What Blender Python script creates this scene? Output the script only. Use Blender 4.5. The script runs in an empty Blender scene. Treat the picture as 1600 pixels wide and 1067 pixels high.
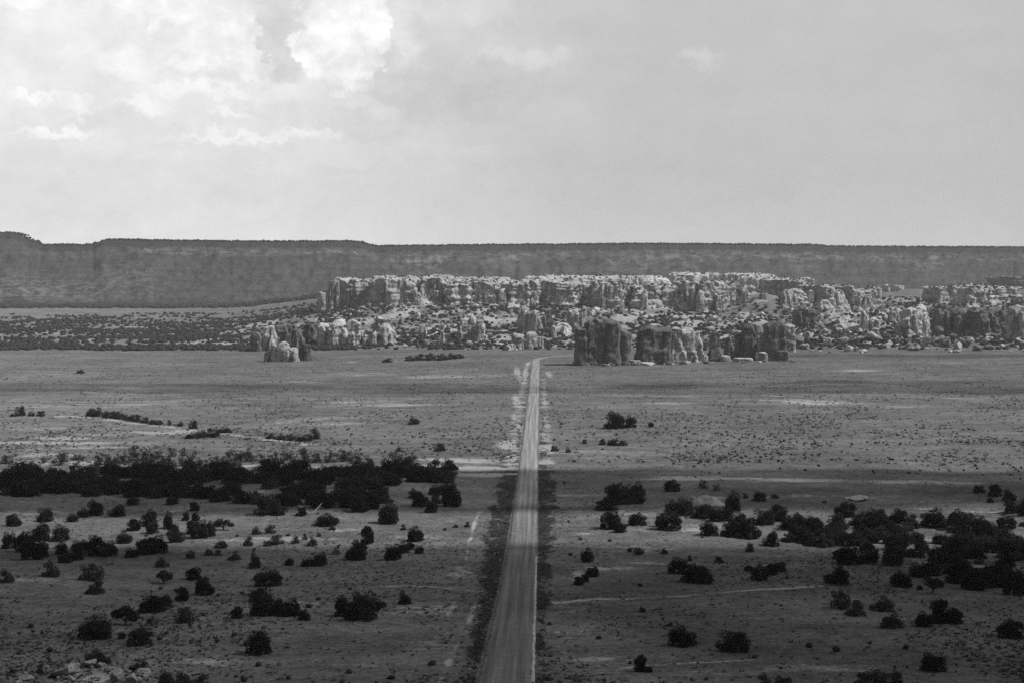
import bpy, math, random
import numpy as np
from math import radians, sin, cos, tan, atan, pi
random.seed(7); RNG = np.random.default_rng(11)
scn = bpy.context.scene
COL = scn.collection

# ---------------------------------------------------------------- camera
F = 2222.0; HOR = 415.0; EYE = 104.0
PITCH = atan((533.5 - HOR) / F)
cam_d = bpy.data.cameras.new('camera'); cam = bpy.data.objects.new('camera', cam_d); COL.objects.link(cam)
cam_d.sensor_width = 36.0; cam_d.lens = F / 1600 * 36; cam_d.clip_start = 0.5; cam_d.clip_end = 60000
cam.location = (0, 0, EYE); cam.rotation_euler = (pi / 2 - PITCH, 0, 0)
scn.camera = cam

# ---------------------------------------------------------------- world: sky with clouds
SUN_AZ = radians(96); SUN_EL = radians(48)
SUNV = np.array([cos(SUN_EL) * sin(SUN_AZ), cos(SUN_EL) * cos(SUN_AZ), sin(SUN_EL)])
SKY_STRENGTH = 0.1

class NT:
    """small helper to write node maths"""
    def __init__(s, tree): s.t = tree; s.n = tree.nodes; s.l = tree.links
    def new(s, typ, **kw):
        n = s.n.new(typ)
        for k, v in kw.items(): setattr(n, k, v)
        return n
    def put(s, sock, v):
        if isinstance(v, bpy.types.NodeSocket): s.l.new(v, sock)
        elif v is not None: sock.default_value = v
    def m(s, op, a, b=None, c=None, clamp=False):
        n = s.new('ShaderNodeMath', operation=op, use_clamp=clamp)
        s.put(n.inputs[0], a); s.put(n.inputs[1], b)
        if c is not None: s.put(n.inputs[2], c)
        return n.outputs[0]
    def ss(s, v, lo, hi, to0=0.0, to1=1.0):
        n = s.new('ShaderNodeMapRange', interpolation_type='SMOOTHSTEP')
        s.put(n.inputs[0], v); s.put(n.inputs[1], lo); s.put(n.inputs[2], hi); s.put(n.inputs[3], to0); s.put(n.inputs[4], to1)
        return n.outputs[0]
    def mix(s, f, a, b):
        n = s.new('ShaderNodeMix', data_type='FLOAT'); s.put(n.inputs[0], f); s.put(n.inputs[2], a); s.put(n.inputs[3], b)
        return n.outputs[0]
    def noise(s, vec, scale, detail=3, rough=0.55, dim='3D'):
        n = s.new('ShaderNodeTexNoise', noise_dimensions=dim)
        s.put(n.inputs['Vector'], vec); n.inputs['Scale'].default_value = scale
        n.inputs['Detail'].default_value = detail; n.inputs['Roughness'].default_value = rough
        return n.outputs[0]
    def xyz(s, x, y, z):
        n = s.new('ShaderNodeCombineXYZ'); s.put(n.inputs[0], x); s.put(n.inputs[1], y); s.put(n.inputs[2], z)
        return n.outputs[0]
    def sep(s, v):
        n = s.new('ShaderNodeSeparateXYZ'); s.put(n.inputs[0], v); return n.outputs

world = bpy.data.worlds.new('World'); scn.world = world; world.use_nodes = True
w = NT(world.node_tree); w.n.clear()
sky = w.new('ShaderNodeTexSky', sky_type='NISHITA', sun_disc=False)
sky.sun_elevation = SUN_EL; sky.sun_rotation = SUN_AZ; sky.altitude = 1900; sky.dust_density = 2.5
bw = w.new('ShaderNodeRGBToBW'); w.l.new(sky.outputs[0], bw.inputs[0])
tc = w.new('ShaderNodeTexCoord').outputs['Generated']
dx, dy, dz = w.sep(tc)
az = w.m('ARCTAN2', dx, dy)                       # azimuth from the road's direction, to the right
el = w.m('ARCSINE', dz)
D = pi / 180
def crinkle(seed, scale, det, rough):
    return w.m('SUBTRACT', w.noise(w.xyz(az, w.m('MULTIPLY', el, 1.15), seed), scale, det, rough), 0.5)
# billowing edges: look the cloud up along a direction bent by several scales of noise
waz = w.m('ADD', az, w.m('ADD', w.m('MULTIPLY', crinkle(1.0, 95, 6, 0.62), 0.030), w.m('MULTIPLY', crinkle(2.0, 30, 3, 0.5), 0.026)))
wel = w.m('ADD', el, w.m('ADD', w.m('MULTIPLY', crinkle(11.0, 95, 6, 0.62), 0.030), w.m('MULTIPLY', crinkle(12.0, 30, 3, 0.5), 0.022)))
def blobs(lst):
    cur = None
    for (a, e, ra, re) in lst:
        q = w.m('ADD', w.m('POWER', w.m('DIVIDE', w.m('SUBTRACT', waz, a * D), ra * D), 2.0),
                w.m('POWER', w.m('DIVIDE', w.m('SUBTRACT', wel, e * D), re * D), 2.0))
        v = w.m('SUBTRACT', 1.0, w.m('SQRT', q))
        if cur is None: cur = v
        else:
            n = w.new('ShaderNodeMath', operation='SMOOTH_MAX'); w.put(n.inputs[0], cur); w.put(n.inputs[1], v); n.inputs[2].default_value = 0.35; cur = n.outputs[0]
    return cur
def A(px): return (px - 800) / F / D
def E(py): return (HOR - py) / F / D
def W_(l): return [(A(a), E(b), c / F / D, d / F / D) for a, b, c, d in l]
cum = blobs(W_([(540, 30, 62, 70), (520, 105, 50, 42), (570, 105, 34, 40), (482, 88, 34, 26), (590, 62, 26, 34), (530, -30, 50, 50), (550, 140, 26, 16),
                (392, 62, 16, 26), (402, 100, 24, 36), (350, 62, 46, 36), (415, 128, 20, 18), (300, 40, 60, 50), (310, 92, 44, 36), (240, 0, 110, 34), (372, 110, 40, 26)]))
faint = blobs(W_([(632, 62, 24, 20), (640, 88, 18, 22), (560, 165, 40, 14), (460, 160, 52, 22), (845, 95, 40, 18), (1090, 100, 34, 14), (780, 95, 50, 14), (600, 178, 22, 14)]))
low = blobs(W_([(320, 152, 62, 12), (215, 118, 34, 20), (16, 152, 24, 9), (150, 182, 20, 10), (375, 150, 26, 10), (385, 222, 90, 7), (110, 220, 56, 8), (370, 178, 34, 8),
                (60, 20, 60, 20), (110, 8, 40, 12), (480, 215, 40, 8), (240, 175, 40, 10), (80, 165, 36, 8)]))
n_big = crinkle(4.0, 14, 5, 0.6); n_mid = crinkle(5.0, 45, 5, 0.6)
n_str = w.m('SUBTRACT', w.noise(w.xyz(w.m('MULTIPLY', waz, 0.5), w.m('MULTIPLY', wel, 3.0), 6.0), 26, 4, 0.55), 0.5)
left = w.ss(az, A(1060) * D, A(300) * D)
high = w.ss(el, 1.0 * D, 11.0 * D)
bright = w.m('ADD', 0.56, w.m('MULTIPLY', left, 0.31))
bright = w.m('ADD', bright, w.m('MULTIPLY', high, w.m('ADD', 0.03, w.m('MULTIPLY', left, 0.05))))
bright = w.m('ADD', bright, w.m('MULTIPLY', w.ss(el, 4.0 * D, 0.2 * D), 0.09))
bright = w.m('SUBTRACT', bright, w.m('MULTIPLY', w.ss(az, 0.26, 0.40), 0.05))
amp = w.m('ADD', 0.25, w.m('MULTIPLY', left, w.m('ADD', 0.4, w.m('MULTIPLY', high, 0.6))))
tex = w.m('ADD', w.m('MULTIPLY', n_big, 0.34), w.m('ADD', w.m('MULTIPLY', n_mid, 0.26), w.m('MULTIPLY', n_str, 0.26)))
bright = w.m('ADD', bright, w.m('MULTIPLY', tex, amp))
bright = w.m('ADD', bright, w.m('MULTIPLY', w.ss(low, -0.7, 0.9), 0.17))
bright = w.m('ADD', bright, w.m('MULTIPLY', w.ss(faint, -0.5, 0.8), 0.09))
# a greyer gap between the two towers
gap = blobs(W_([(445, 50, 42, 70), (452, 110, 26, 30)])); gap2 = blobs(W_([(640, 150, 150, 60)]))
bright = w.m('SUBTRACT', bright, w.m('ADD', w.m('MULTIPLY', w.ss(gap, -0.6, 0.6), 0.13), w.m('MULTIPLY', w.ss(gap2, -0.8, 1.0), 0.12)))
cl = w.ss(cum, w.ss(el, 8.0 * D, 5.5 * D, -0.05, -0.25), w.ss(el, 8.2 * D, 5.8 * D, 0.16, 1.1))
cshade = w.m('ADD', 1.0, w.m('ADD', w.m('MULTIPLY', n_mid, 1.0), w.m('MULTIPLY', n_big, 0.7)))
bright = w.mix(cl, bright, w.m('MAXIMUM', cshade, w.m('ADD', bright, 0.04)))
# where no cloud is in view the physical sky shows (its light colour made neutral: black-and-white film)
near = w.m('MULTIPLY', w.ss(w.m('ABSOLUTE', az), 1.1, 0.6), w.ss(el, 0.9, 0.3))
skyv = w.m('MULTIPLY', bw.outputs[0], SKY_STRENGTH)
fin = w.mix(w.m('MULTIPLY', near, 0.92), w.m('MULTIPLY', skyv, 1.0), bright)
bg = w.new('ShaderNodeBackground'); w.put(bg.inputs[0], w.xyz(fin, fin, fin)); bg.inputs[1].default_value = 1.0
wo = w.new('ShaderNodeOutputWorld'); w.l.new(bg.outputs[0], wo.inputs[0])

# ---------------------------------------------------------------- sun
sun_d = bpy.data.lights.new('sun', 'SUN'); sun = bpy.data.objects.new('sun', sun_d); COL.objects.link(sun)
sun_d.energy = 3.9; sun_d.angle = radians(0.5); sun_d.color = (1, 1, 1)
from mathutils import Vector
sun.rotation_euler = Vector(SUNV).to_track_quat('Z', 'Y').to_euler()
sun.location = (0, 0, 900)

vs = scn.view_settings
vs.view_transform = 'Standard'; vs.look = 'None'; vs.exposure = 0.0; vs.gamma = 1.0; vs.use_curve_mapping = False
cy = scn.cycles
cy.max_bounces = 6; cy.diffuse_bounces = 3; cy.glossy_bounces = 1; cy.transmission_bounces = 2; cy.volume_bounces = 1; cy.transparent_max_bounces = 12
cy.use_denoising = False; cy.sample_clamp_indirect = 2.0

# ---------------------------------------------------------------- numpy noise
_R = np.random.default_rng(3); PERM = _R.permutation(512).astype(np.int64); VAL = _R.random(512)
def vnoise(x, y, z=0.0):
    x, y, z = np.broadcast_arrays(np.asarray(x, float), np.asarray(y, float), np.asarray(z, float))
    xi, yi, zi = np.floor(x).astype(np.int64), np.floor(y).astype(np.int64), np.floor(z).astype(np.int64)
    fx, fy, fz = x - xi, y - yi, z - zi
    fx, fy, fz = [f * f * f * (f * (f * 6 - 15) + 10) for f in (fx, fy, fz)]
    def h(a, b, c): return VAL[PERM[(PERM[(PERM[a & 511] + b) & 511] + c) & 511]]
    def lx(b, c): return h(xi, yi + b, zi + c) * (1 - fx) + h(xi + 1, yi + b, zi + c) * fx
    def ly(c): return lx(0, c) * (1 - fy) + lx(1, c) * fy
    return (ly(0) * (1 - fz) + ly(1) * fz) * 2 - 1
def fbm(x, y, z=0.0, o=4, g=0.5):
    a, s, f = 1.0, 0.0, 1.0
    for k in range(o):
        s = s + a * vnoise(x * f + k * 17.3, y * f + k * 9.1, np.asarray(z) * f + k * 5.7); a *= g; f *= 2.03
    return s
def cell(x, y, z=0.0):
    x, y, z = np.broadcast_arrays(np.asarray(x, float), np.asarray(y, float), np.asarray(z, float))
    a, b, c = np.floor(x).astype(np.int64), np.floor(y).astype(np.int64), np.floor(z).astype(np.int64)
    return VAL[PERM[(PERM[(PERM[a & 511] + b) & 511] + c) & 511]] * 2 - 1
def sstep(v, a, b):
    t = np.clip((np.asarray(v, float) - a) / (b - a), 0, 1); return t * t * (3 - 2 * t)

# ---------------------------------------------------------------- terrain
PY = [-50, 0, 4, 14, 60, 150, 222, 265, 317, 423, 592, 800, 1169, 1559, 1720, 40000]
PZ = [102.2, 102.2, 101.5, 84, 66, 49.5, 39, 34.5, 29.3, 21, 15.6, 11.3, 5.6, 0.4, 0, 0]
_yy = np.concatenate([np.linspace(-50, 3000, 3051), [40000]]); _zz = np.interp(_yy, PY, PZ)
_k = np.exp(-np.linspace(-2, 2, 81) ** 2); _k /= _k.sum()
_zs = np.convolve(np.pad(_zz, 40, 'edge'), _k, 'same')[40:-40]; _wt = np.clip((_yy - 190) / 120, 0, 1); _zs = _zz * (1 - _wt) + _zs * _wt; _zs[-45:] = 0
def road_x(y): return -0.85 + (np.asarray(y, float) - 222) * 0.0202
def T(x, y):
    x = np.asarray(x, float); y = np.asarray(y, float)
    z = np.interp(y, _yy, _zs)
    off = sstep(np.abs(x - road_x(y)), 8, 60) * sstep(y, 60, 220)
    z = z + off * (0.9 * fbm(x / 70, y / 70, 0, 3) + 0.16 * fbm(x / 9, y / 9, 3, 2)) * (1 + 0.0 * y)
    yc = np.maximum(y, 50.0); px = 800 + x / yc * F
    # low cut banks crossing the plain on the left
    z = z - 1.1 * sstep(px, 60, 150) * sstep(-px, -760, -500) * np.exp(-((y - (935 - 0.5 * (x + 330))) / 22) ** 2)
    # the rocky rise in the middle distance
    m = sstep(px, 330, 620)
    r = 40 * sstep(y, 1740, 2560) * m
    z = z + r + sstep(y, 1760, 1950) * sstep(px, 250, 520) * (3.5 * fbm(x / 55, y / 55, 9, 4))
    dmz = sstep(y, 1745, 1850) * sstep(px, 1190, 1300); dmk = sstep(y, 1760, 1950) * sstep(px, 360, 560)
    z = z + (dmz * 7.0 + dmk * 2.5) * (0.55 - np.abs(fbm(x / 34, y / 44, 19, 4))) * sstep(-y, -2700, -2500)
    z = z + (dmz * 2.6 + dmk * 2.0) * cell((x + 7 * fbm(x / 12, y / 14, 1, 2)) / 15, (y + 9 * fbm(x / 14, y / 12, 5, 2)) / 26) * sstep(-y, -2700, -2500)
    z = z + 5 * sstep(y, 1900, 2300) * (1 - m) * fbm(x / 160, y / 160, 2, 3) * sstep(-y, -3300, -2900)
    # smooth grassy knoll among the rocks
    z = z + 24 * np.exp(-(((px - 1196) / 34) ** 2 + ((y - 2330) / 110) ** 2))
    z = z + 16 * np.exp(-(((px - 945) / 36) ** 2 + ((y - 2520) / 120) ** 2))
    # rubble rise at the near left corner
    z = z + 2.4 * np.exp(-(((x + 67) / 11) ** 2 + ((y - 231) / 7) ** 2)) * (1 + .35 * fbm(x / 2.5, y / 2.5, 3, 3))
    return z
def ray(px, py):
    xc = (px - 800) / F; yc = (533.5 - py) / F
    return np.array([xc, cos(PITCH) + yc * sin(PITCH), -sin(PITCH) + yc * cos(PITCH)])
_S = np.concatenate([np.geomspace(120, 1500, 900), np.linspace(1502, 9000, 3200)])
def P(px, py):
    """the point of the terrain seen at a photo position"""
    d = ray(px, py); d = d / d[1]
    z = EYE + d[2] * _S; t = T(d[0] * _S, _S); k = np.nonzero(z < t)[0]
    if len(k) == 0: s = 9000.0
    else:
        i = max(k[0], 1); a = z[i - 1] - t[i - 1]; b = t[i] - z[i]; s = _S[i - 1] + (_S[i] - _S[i - 1]) * a / (a + b + 1e-9)
    x = d[0] * s
    return np.array([x, s, float(T(x, s))])
def Zat(px, py, y):
    d = ray(px, py); return EYE + d[2] / d[1] * y

# ---------------------------------------------------------------- object helpers
def mesh_np(name, V, Fc, smooth=False):
    """V (n,3); Fc list of (m,k) int arrays"""
    me = bpy.data.meshes.new(name)
    if not isinstance(Fc, (list, tuple)): Fc = [Fc]
    Fc = [np.asarray(f) for f in Fc if len(f)]
    nl = sum(f.size for f in Fc); nf = sum(len(f) for f in Fc)
    me.vertices.add(len(V)); me.vertices.foreach_set('co', np.ascontiguousarray(V, dtype=np.float32).ravel())
    me.loops.add(nl); me.loops.foreach_set('vertex_index', np.concatenate([f.ravel() for f in Fc]).astype(np.int32))
    tot = np.concatenate([np.full(len(f), f.shape[1]) for f in Fc]); st = np.concatenate([[0], np.cumsum(tot)[:-1]])
    me.polygons.add(nf); me.polygons.foreach_set('loop_start', st.astype(np.int32)); me.polygons.foreach_set('loop_total', tot.astype(np.int32))
    if smooth: me.polygons.foreach_set('use_smooth', np.ones(nf, bool))
    me.update(calc_edges=True); me.validate()
    return me
def link(name, me, mat=None, parent=None, loc=None):
    o = bpy.data.objects.new(name, me); COL.objects.link(o)
    if mat is not None and len(me.materials) == 0: me.materials.append(mat)
    if parent: o.parent = parent
    if loc is not None: o.location = loc
    return o
def tag(o, label=None, cat=None, group=None, kind=None):
    if label: o['label'] = label
    if cat: o['category'] = cat
    if group: o['group'] = group
    if kind: o['kind'] = kind
    return o
def empty(name, loc=(0, 0, 0), rz=0, sc=(1, 1, 1)):
    o = bpy.data.objects.new(name, None); COL.objects.link(o); o.empty_display_size = 0.3
    o.location = loc; o.rotation_euler = (0, 0, rz); o.scale = sc
    return o
def attr(me, name, arr):
    a = me.attributes.new(name, 'FLOAT', 'POINT'); a.data.foreach_set('value', np.asarray(arr, np.float32))
def grid_faces(nr, nc, wrap=False):
    i = np.arange(nr - 1)[:, None]; j = np.arange(nc if wrap else nc - 1)[None, :]; j2 = (j + 1) % nc
    return np.stack([i * nc + j, i * nc + j2, (i + 1) * nc + j2, (i + 1) * nc + j], -1).reshape(-1, 4)

# ---------------------------------------------------------------- materials
def material(name, fn, rough=0.95, bump=None, spec=0.1):
    m = bpy.data.materials.new(name); m.use_nodes = True; t = NT(m.node_tree); t.n.clear()
    b = t.new('ShaderNodeBsdfPrincipled'); b.inputs['Roughness'].default_value = rough; b.inputs['Specular IOR Level'].default_value = spec
    o = t.new('ShaderNodeOutputMaterial'); t.l.new(b.outputs[0], o.inputs[0])
    v, h = fn(t)
    t.put(b.inputs['Base Color'], t.xyz(v, v, v))
    if h is not None:
        bp = t.new('ShaderNodeBump'); bp.inputs['Strength'].default_value = bump[0]; bp.inputs['Distance'].default_value = bump[1]
        t.put(bp.inputs['Height'], h); t.l.new(bp.outputs[0], b.inputs['Normal'])
    return m
def at(t, name): return t.new('ShaderNodeAttribute', attribute_name=name).outputs['Fac']
def pos(t): return t.new('ShaderNodeNewGeometry').outputs['Position']
def obj(t): return t.new('ShaderNodeTexCoord').outputs['Object']

def f_ground(t):
    p = pos(t); x, y, z = t.sep(p)
    fine = t.noise(p, 1.5, 5, 0.72); mid = t.noise(p, 0.09, 4, 0.6); big = t.noise(p, 0.012, 4, 0.6)
    stre = t.noise(t.xyz(t.m('MULTIPLY', x, 0.010), t.m('MULTIPLY', y, 0.045), 0.0), 1.0, 4, 0.6)
    v = t.m('MULTIPLY', t.ss(fine, 0.3, 0.7, 0.58, 1.45), t.ss(mid, 0.3, 0.7, 0.84, 1.18))
    cl = t.noise(p, 0.42, 6, 0.78)
    v = t.m('MULTIPLY', v, t.ss(cl, 0.34, 0.66, 0.72, 1.26))
    v = t.m('MULTIPLY', v, t.ss(big, 0.3, 0.7, 0.84, 1.14))
    v = t.m('MULTIPLY', v, t.ss(stre, 0.3, 0.7, 0.86, 1.14))
    v = t.m('MULTIPLY', v, at(t, 'base'))
    # low dark grass clumps and pale bare soil, with some painted shade and sun, each with an edge of its own
    dk = t.ss(t.m('ADD', at(t, 'dark'), t.m('MULTIPLY', t.m('SUBTRACT', t.noise(p, 0.5, 5, 0.7), 0.5), 1.3)), 0.45, 0.75)
    v = t.mix(dk, v, t.ss(fine, 0.2, 0.8, 0.024, 0.058))
    sn = t.m('ADD', t.noise(p, 0.3, 7, 0.78), t.noise(t.xyz(t.m('MULTIPLY', x, 0.02), t.m('MULTIPLY', y, 0.06), 4.0), 1.0, 3, 0.6))
    sd = t.m('ADD', at(t, 'sand_and_sun'), t.m('MULTIPLY', t.m('SUBTRACT', sn, 1.0), 1.3))
    sd = t.m('MULTIPLY', t.ss(sd, 0.24, 0.66), t.ss(at(t, 'sand_and_sun'), 0.03, 0.22))
    v = t.mix(sd, v, t.ss(fine, 0.3, 0.7, 0.27, 0.44))
    return v, t.m('ADD', t.m('MULTIPLY', fine, 0.6), mid)
M_ground = material('dry grass and soil', f_ground, 1.0, (0.55, 0.5), 0.0)

def f_road(t):
    a = at(t, 'across'); s = at(t, 'along')
    n1 = t.noise(t.xyz(t.m('MULTIPLY', a, 0.85), t.m('MULTIPLY', s, 0.010), 0.0), 1.0, 3, 0.6)
    n2 = t.noise(pos(t), 0.5, 4, 0.6)
    n3 = t.noise(t.xyz(t.m('MULTIPLY', a, 0.1), t.m('MULTIPLY', s, 0.9), 3.0), 1.0, 2, 0.5)
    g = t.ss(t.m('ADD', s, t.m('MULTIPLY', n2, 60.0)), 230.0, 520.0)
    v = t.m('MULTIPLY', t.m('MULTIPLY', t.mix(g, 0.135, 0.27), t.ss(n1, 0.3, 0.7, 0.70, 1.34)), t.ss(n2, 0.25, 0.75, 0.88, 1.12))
    v = t.m('MULTIPLY', v, t.ss(n3, 0.3, 0.7, 0.98, 1.02))
    wt = t.m('COSINE', t.m('MULTIPLY', t.m('ADD', a, t.m('MULTIPLY', t.noise(pos(t), 0.02, 2, 0.5), 0.8)), 3.4))
    v = t.m('MULTIPLY', v, t.m('ADD', 1.0, t.m('MULTIPLY', wt, 0.07)))
    ed = t.ss(t.m('ADD', t.m('ABSOLUTE', a), t.m('MULTIPLY', t.m('SUBTRACT', t.noise(pos(t), 0.35, 4, 0.65), 0.5), 2.2)), 3.6, 4.3)
    v = t.mix(ed, v, t.ss(n2, 0.3, 0.7, 0.05, 0.15))
    return v, t.m('ADD', n1, n2)
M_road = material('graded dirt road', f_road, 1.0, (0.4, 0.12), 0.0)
def f_dirt(t):
    n = t.noise(pos(t), 0.3, 5, 0.7)
    return t.ss(n, 0.3, 0.7, 0.22, 0.42), n
M_dirt = material('pale dirt', f_dirt, 1.0, (0.4, 0.4), 0.0)

def rock_fn(lo, hi, dark, streak=1.0, fs=0.22):
    def f(t):
        p = pos(t); x, y, z = t.sep(p)
        n1 = t.noise(p, fs, 6, 0.68); n2 = t.noise(p, 0.045, 4, 0.6)
        st = t.noise(t.xyz(t.m('MULTIPLY', x, 0.23), t.m('MULTIPLY', y, 0.23), t.m('MULTIPLY', z, 0.03)), 1.0, 5, 0.65)
        ly = t.noise(t.xyz(t.m('MULTIPLY', x, 0.012), t.m('MULTIPLY', y, 0.012), t.m('MULTIPLY', z, 0.34)), 1.0, 4, 0.6)
        nz = t.sep(t.new('ShaderNodeNewGeometry').outputs['Normal'])[2]
        v = t.ss(n1, 0.28, 0.72, lo, hi)
        v = t.m('MULTIPLY', v, t.ss(n2, 0.3, 0.7, 0.85, 1.15)); v = t.m('MULTIPLY', v, t.ss(ly, 0.3, 0.7, 0.84, 1.12))
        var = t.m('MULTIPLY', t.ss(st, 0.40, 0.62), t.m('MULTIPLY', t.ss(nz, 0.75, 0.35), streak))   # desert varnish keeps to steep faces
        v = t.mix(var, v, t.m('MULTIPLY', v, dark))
        h = t.m('ADD', n1, t.m('ADD', t.m('MULTIPLY', st, 0.8), t.m('MULTIPLY', ly, 0.4)))
        return v, h
    return f
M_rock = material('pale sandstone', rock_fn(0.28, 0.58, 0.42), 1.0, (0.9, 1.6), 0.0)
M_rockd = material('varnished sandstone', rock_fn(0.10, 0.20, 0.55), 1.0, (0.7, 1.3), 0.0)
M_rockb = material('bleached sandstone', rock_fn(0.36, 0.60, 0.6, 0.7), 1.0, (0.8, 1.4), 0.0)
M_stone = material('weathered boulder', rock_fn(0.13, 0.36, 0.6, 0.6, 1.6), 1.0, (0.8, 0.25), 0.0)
def f_mesa(t):
    p = pos(t); x, y, z = t.sep(p)
    n = t.noise(p, 0.035, 7, 0.78); n2 = t.noise(p, 0.13, 4, 0.7)
    ra = t.noise(t.xyz(t.m('MULTIPLY', x, 0.004), t.m('MULTIPLY', y, 0.004), t.m('MULTIPLY', z, 0.07)), 1.0, 5, 0.65)
    nz = t.sep(t.new('ShaderNodeNewGeometry').outputs['True Normal'])[2]
    v = t.m('MULTIPLY', t.ss(n, 0.3, 0.7, 0.06, 0.10), t.ss(ra, 0.3, 0.7, 0.80, 1.2))
    pale = t.m('MULTIPLY', at(t, 'pale'), t.ss(t.noise(p, 0.035, 5, 0.7), 0.42, 0.62))
    v = t.mix(pale, v, 0.24)
    tree = t.ss(t.m('ADD', t.m('MULTIPLY', t.m('SUBTRACT', n2, 0.5), 1.6), at(t, 'wood')), 0.30, 0.62)
    v = t.mix(tree, v, 0.05)
    return v, t.m('ADD', n, t.m('MULTIPLY', n2, 0.3))
M_mesa = material('mesa slope', f_mesa, 1.0, (0.7, 9.0), 0.0)

def leaf_mat(name, lo, hi, tr=0.12):
    m = bpy.data.materials.new(name); m.use_nodes = True; t = NT(m.node_tree); t.n.clear()
    rnd = t.new('ShaderNodeObjectInfo').outputs['Random']
    n = t.noise(t.new('ShaderNodeTexCoord').outputs['Object'], 7.0, 3, 0.6)
    v = t.m('MULTIPLY', t.mix(rnd, lo, hi), t.ss(n, 0.3, 0.7, 0.7, 1.35))
    d = t.new('ShaderNodeBsdfDiffuse'); t.put(d.inputs[0], t.xyz(v, v, v))
    l = t.new('ShaderNodeBsdfTranslucent'); t.put(l.inputs[0], t.xyz(v, v, v))
    mx = t.new('ShaderNodeMixShader'); mx.inputs[0].default_value = tr
    t.l.new(d.outputs[0], mx.inputs[1]); t.l.new(l.outputs[0], mx.inputs[2])
    o = t.new('ShaderNodeOutputMaterial'); t.l.new(mx.outputs[0], o.inputs[0])
    return m
M_jun = leaf_mat('juniper foliage', 0.016, 0.036)
M_shr = leaf_mat('grey brush foliage', 0.03, 0.055)
M_bank = leaf_mat('thin brush foliage', 0.03, 0.055, 0.2)
M_scrub = leaf_mat('far scrub foliage', 0.045, 0.05)
M_ditch = leaf_mat('dark weeds', 0.02, 0.032)
M_tuft = leaf_mat('dry bunch grass', 0.05, 0.07, 0.2)
def flat(name, lo, hi, sc, rough=0.9):
    def f(t):
        n = t.noise(obj(t), sc, 4, 0.6); return t.ss(n, 0.3, 0.7, lo, hi), n
    return material(name, f, rough, (0.4, 0.05), 0.1)
M_bark = flat('bark', 0.05, 0.10, 8); M_dead = flat('bleached dead wood', 0.25, 0.4, 3); M_conc = flat('weathered concrete', 0.24, 0.36, 2)

# ---------------------------------------------------------------- ground sheet
def pxl(x, y): return 800 + x / np.maximum(y, 1) * F
def build_ground():
    pyr = np.arange(1180, 560, -1.5); rr = []
    for q in pyr:
        d = ray(800, q); zz = EYE + d[2] / d[1] * _S; k = np.nonzero(zz < np.interp(_S, _yy, _zs))[0]
        rr.append(_S[k[0]] if len(k) else 3000)
    rr = np.unique(np.round(rr, 2)); rr = rr[(rr > 130) & (rr < 1550)]
    r = np.concatenate([[1, 3, 5, 8, 12, 16, 22, 30, 40, 55, 70, 90, 110, 125], rr, np.arange(1555, 2750, 6.0), np.arange(2760, 4200, 25), [4400, 4700, 5100, 5600, 6300, 7000, 7700]])
    dense = np.arctan((np.arange(-60, 1662, 2) - 800) / F)
    co = np.linspace(dense[-1], 2 * pi + dense[0], 60)[1:-1]
    a = np.concatenate([dense, co])
    R, Aa = np.meshgrid(r, a, indexing='ij')
    X = (R * np.sin(Aa)).ravel(); Y = (R * np.cos(Aa)).ravel(); Z = T(X, Y)
    V = np.stack([X, Y, Z], 1); n = len(V); nc = len(a)
    V = np.vstack([V, [[0, 0, 102.2]]])
    j = np.arange(nc); fan = np.stack([np.full(nc, n), (j + 1) % nc, j], 1)
    q = grid_faces(len(r), nc, True)[:, ::-1]
    me = mesh_np('ground', V, [q, fan], smooth=True)
    return me, V
g_me, GV = build_ground()
GX, GY = GV[:, 0], GV[:, 1]; GP = pxl(GX, GY)
sand_and_sun = np.zeros(len(GV)); dark = np.zeros(len(GV))
def stroke(arr, pts, wid, s, world=False):
    """pts in photo positions laid on the ground; wid in metres on the ground (across, along-view factor 1)"""
    Q = [np.array(p) if world else P(*p) for p in pts]
    if len(Q) == 1: Q = Q * 2
    for p, q in zip(Q[:-1], Q[1:]):
        lo = np.minimum(p, q)[:2] - wid * 3; hi = np.maximum(p, q)[:2] + wid * 3
        k = np.nonzero((GX > lo[0]) & (GX < hi[0]) & (GY > lo[1]) & (GY < hi[1]))[0]
        if not len(k): continue
        dx, dy = q[0] - p[0], q[1] - p[1]; L2 = dx * dx + dy * dy + 1e-9
        t = np.clip(((GX[k] - p[0]) * dx + (GY[k] - p[1]) * dy) / L2, 0, 1)
        ds = np.hypot(GX[k] - p[0] - t * dx, GY[k] - p[1] - t * dy)
        arr[k] = np.maximum(arr[k], s * .82 * np.exp(-(ds / wid) ** 2) * (1 + .3 * vnoise(GX[k] / 5, GY[k] / 7, 3)))
def patch(arr, px, py, rx, ry, s):
    if arr is sand_and_sun and 560 < py < 762: s *= 1.28
    c = P(px, py); a = P(px, py - ry * 0.8); b = P(px, py + ry)
    wx = rx * c[1] / F; wy = max(abs(a[1] - b[1]) / 2, 1.5)
    d = ((GX - c[0]) / wx) ** 2 + ((GY - c[1]) / wy) ** 2
    arr[:] = np.maximum(arr, s * np.exp(-d * 0.9))
for t in [(330, 690, 0, 0)]: pass
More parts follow.
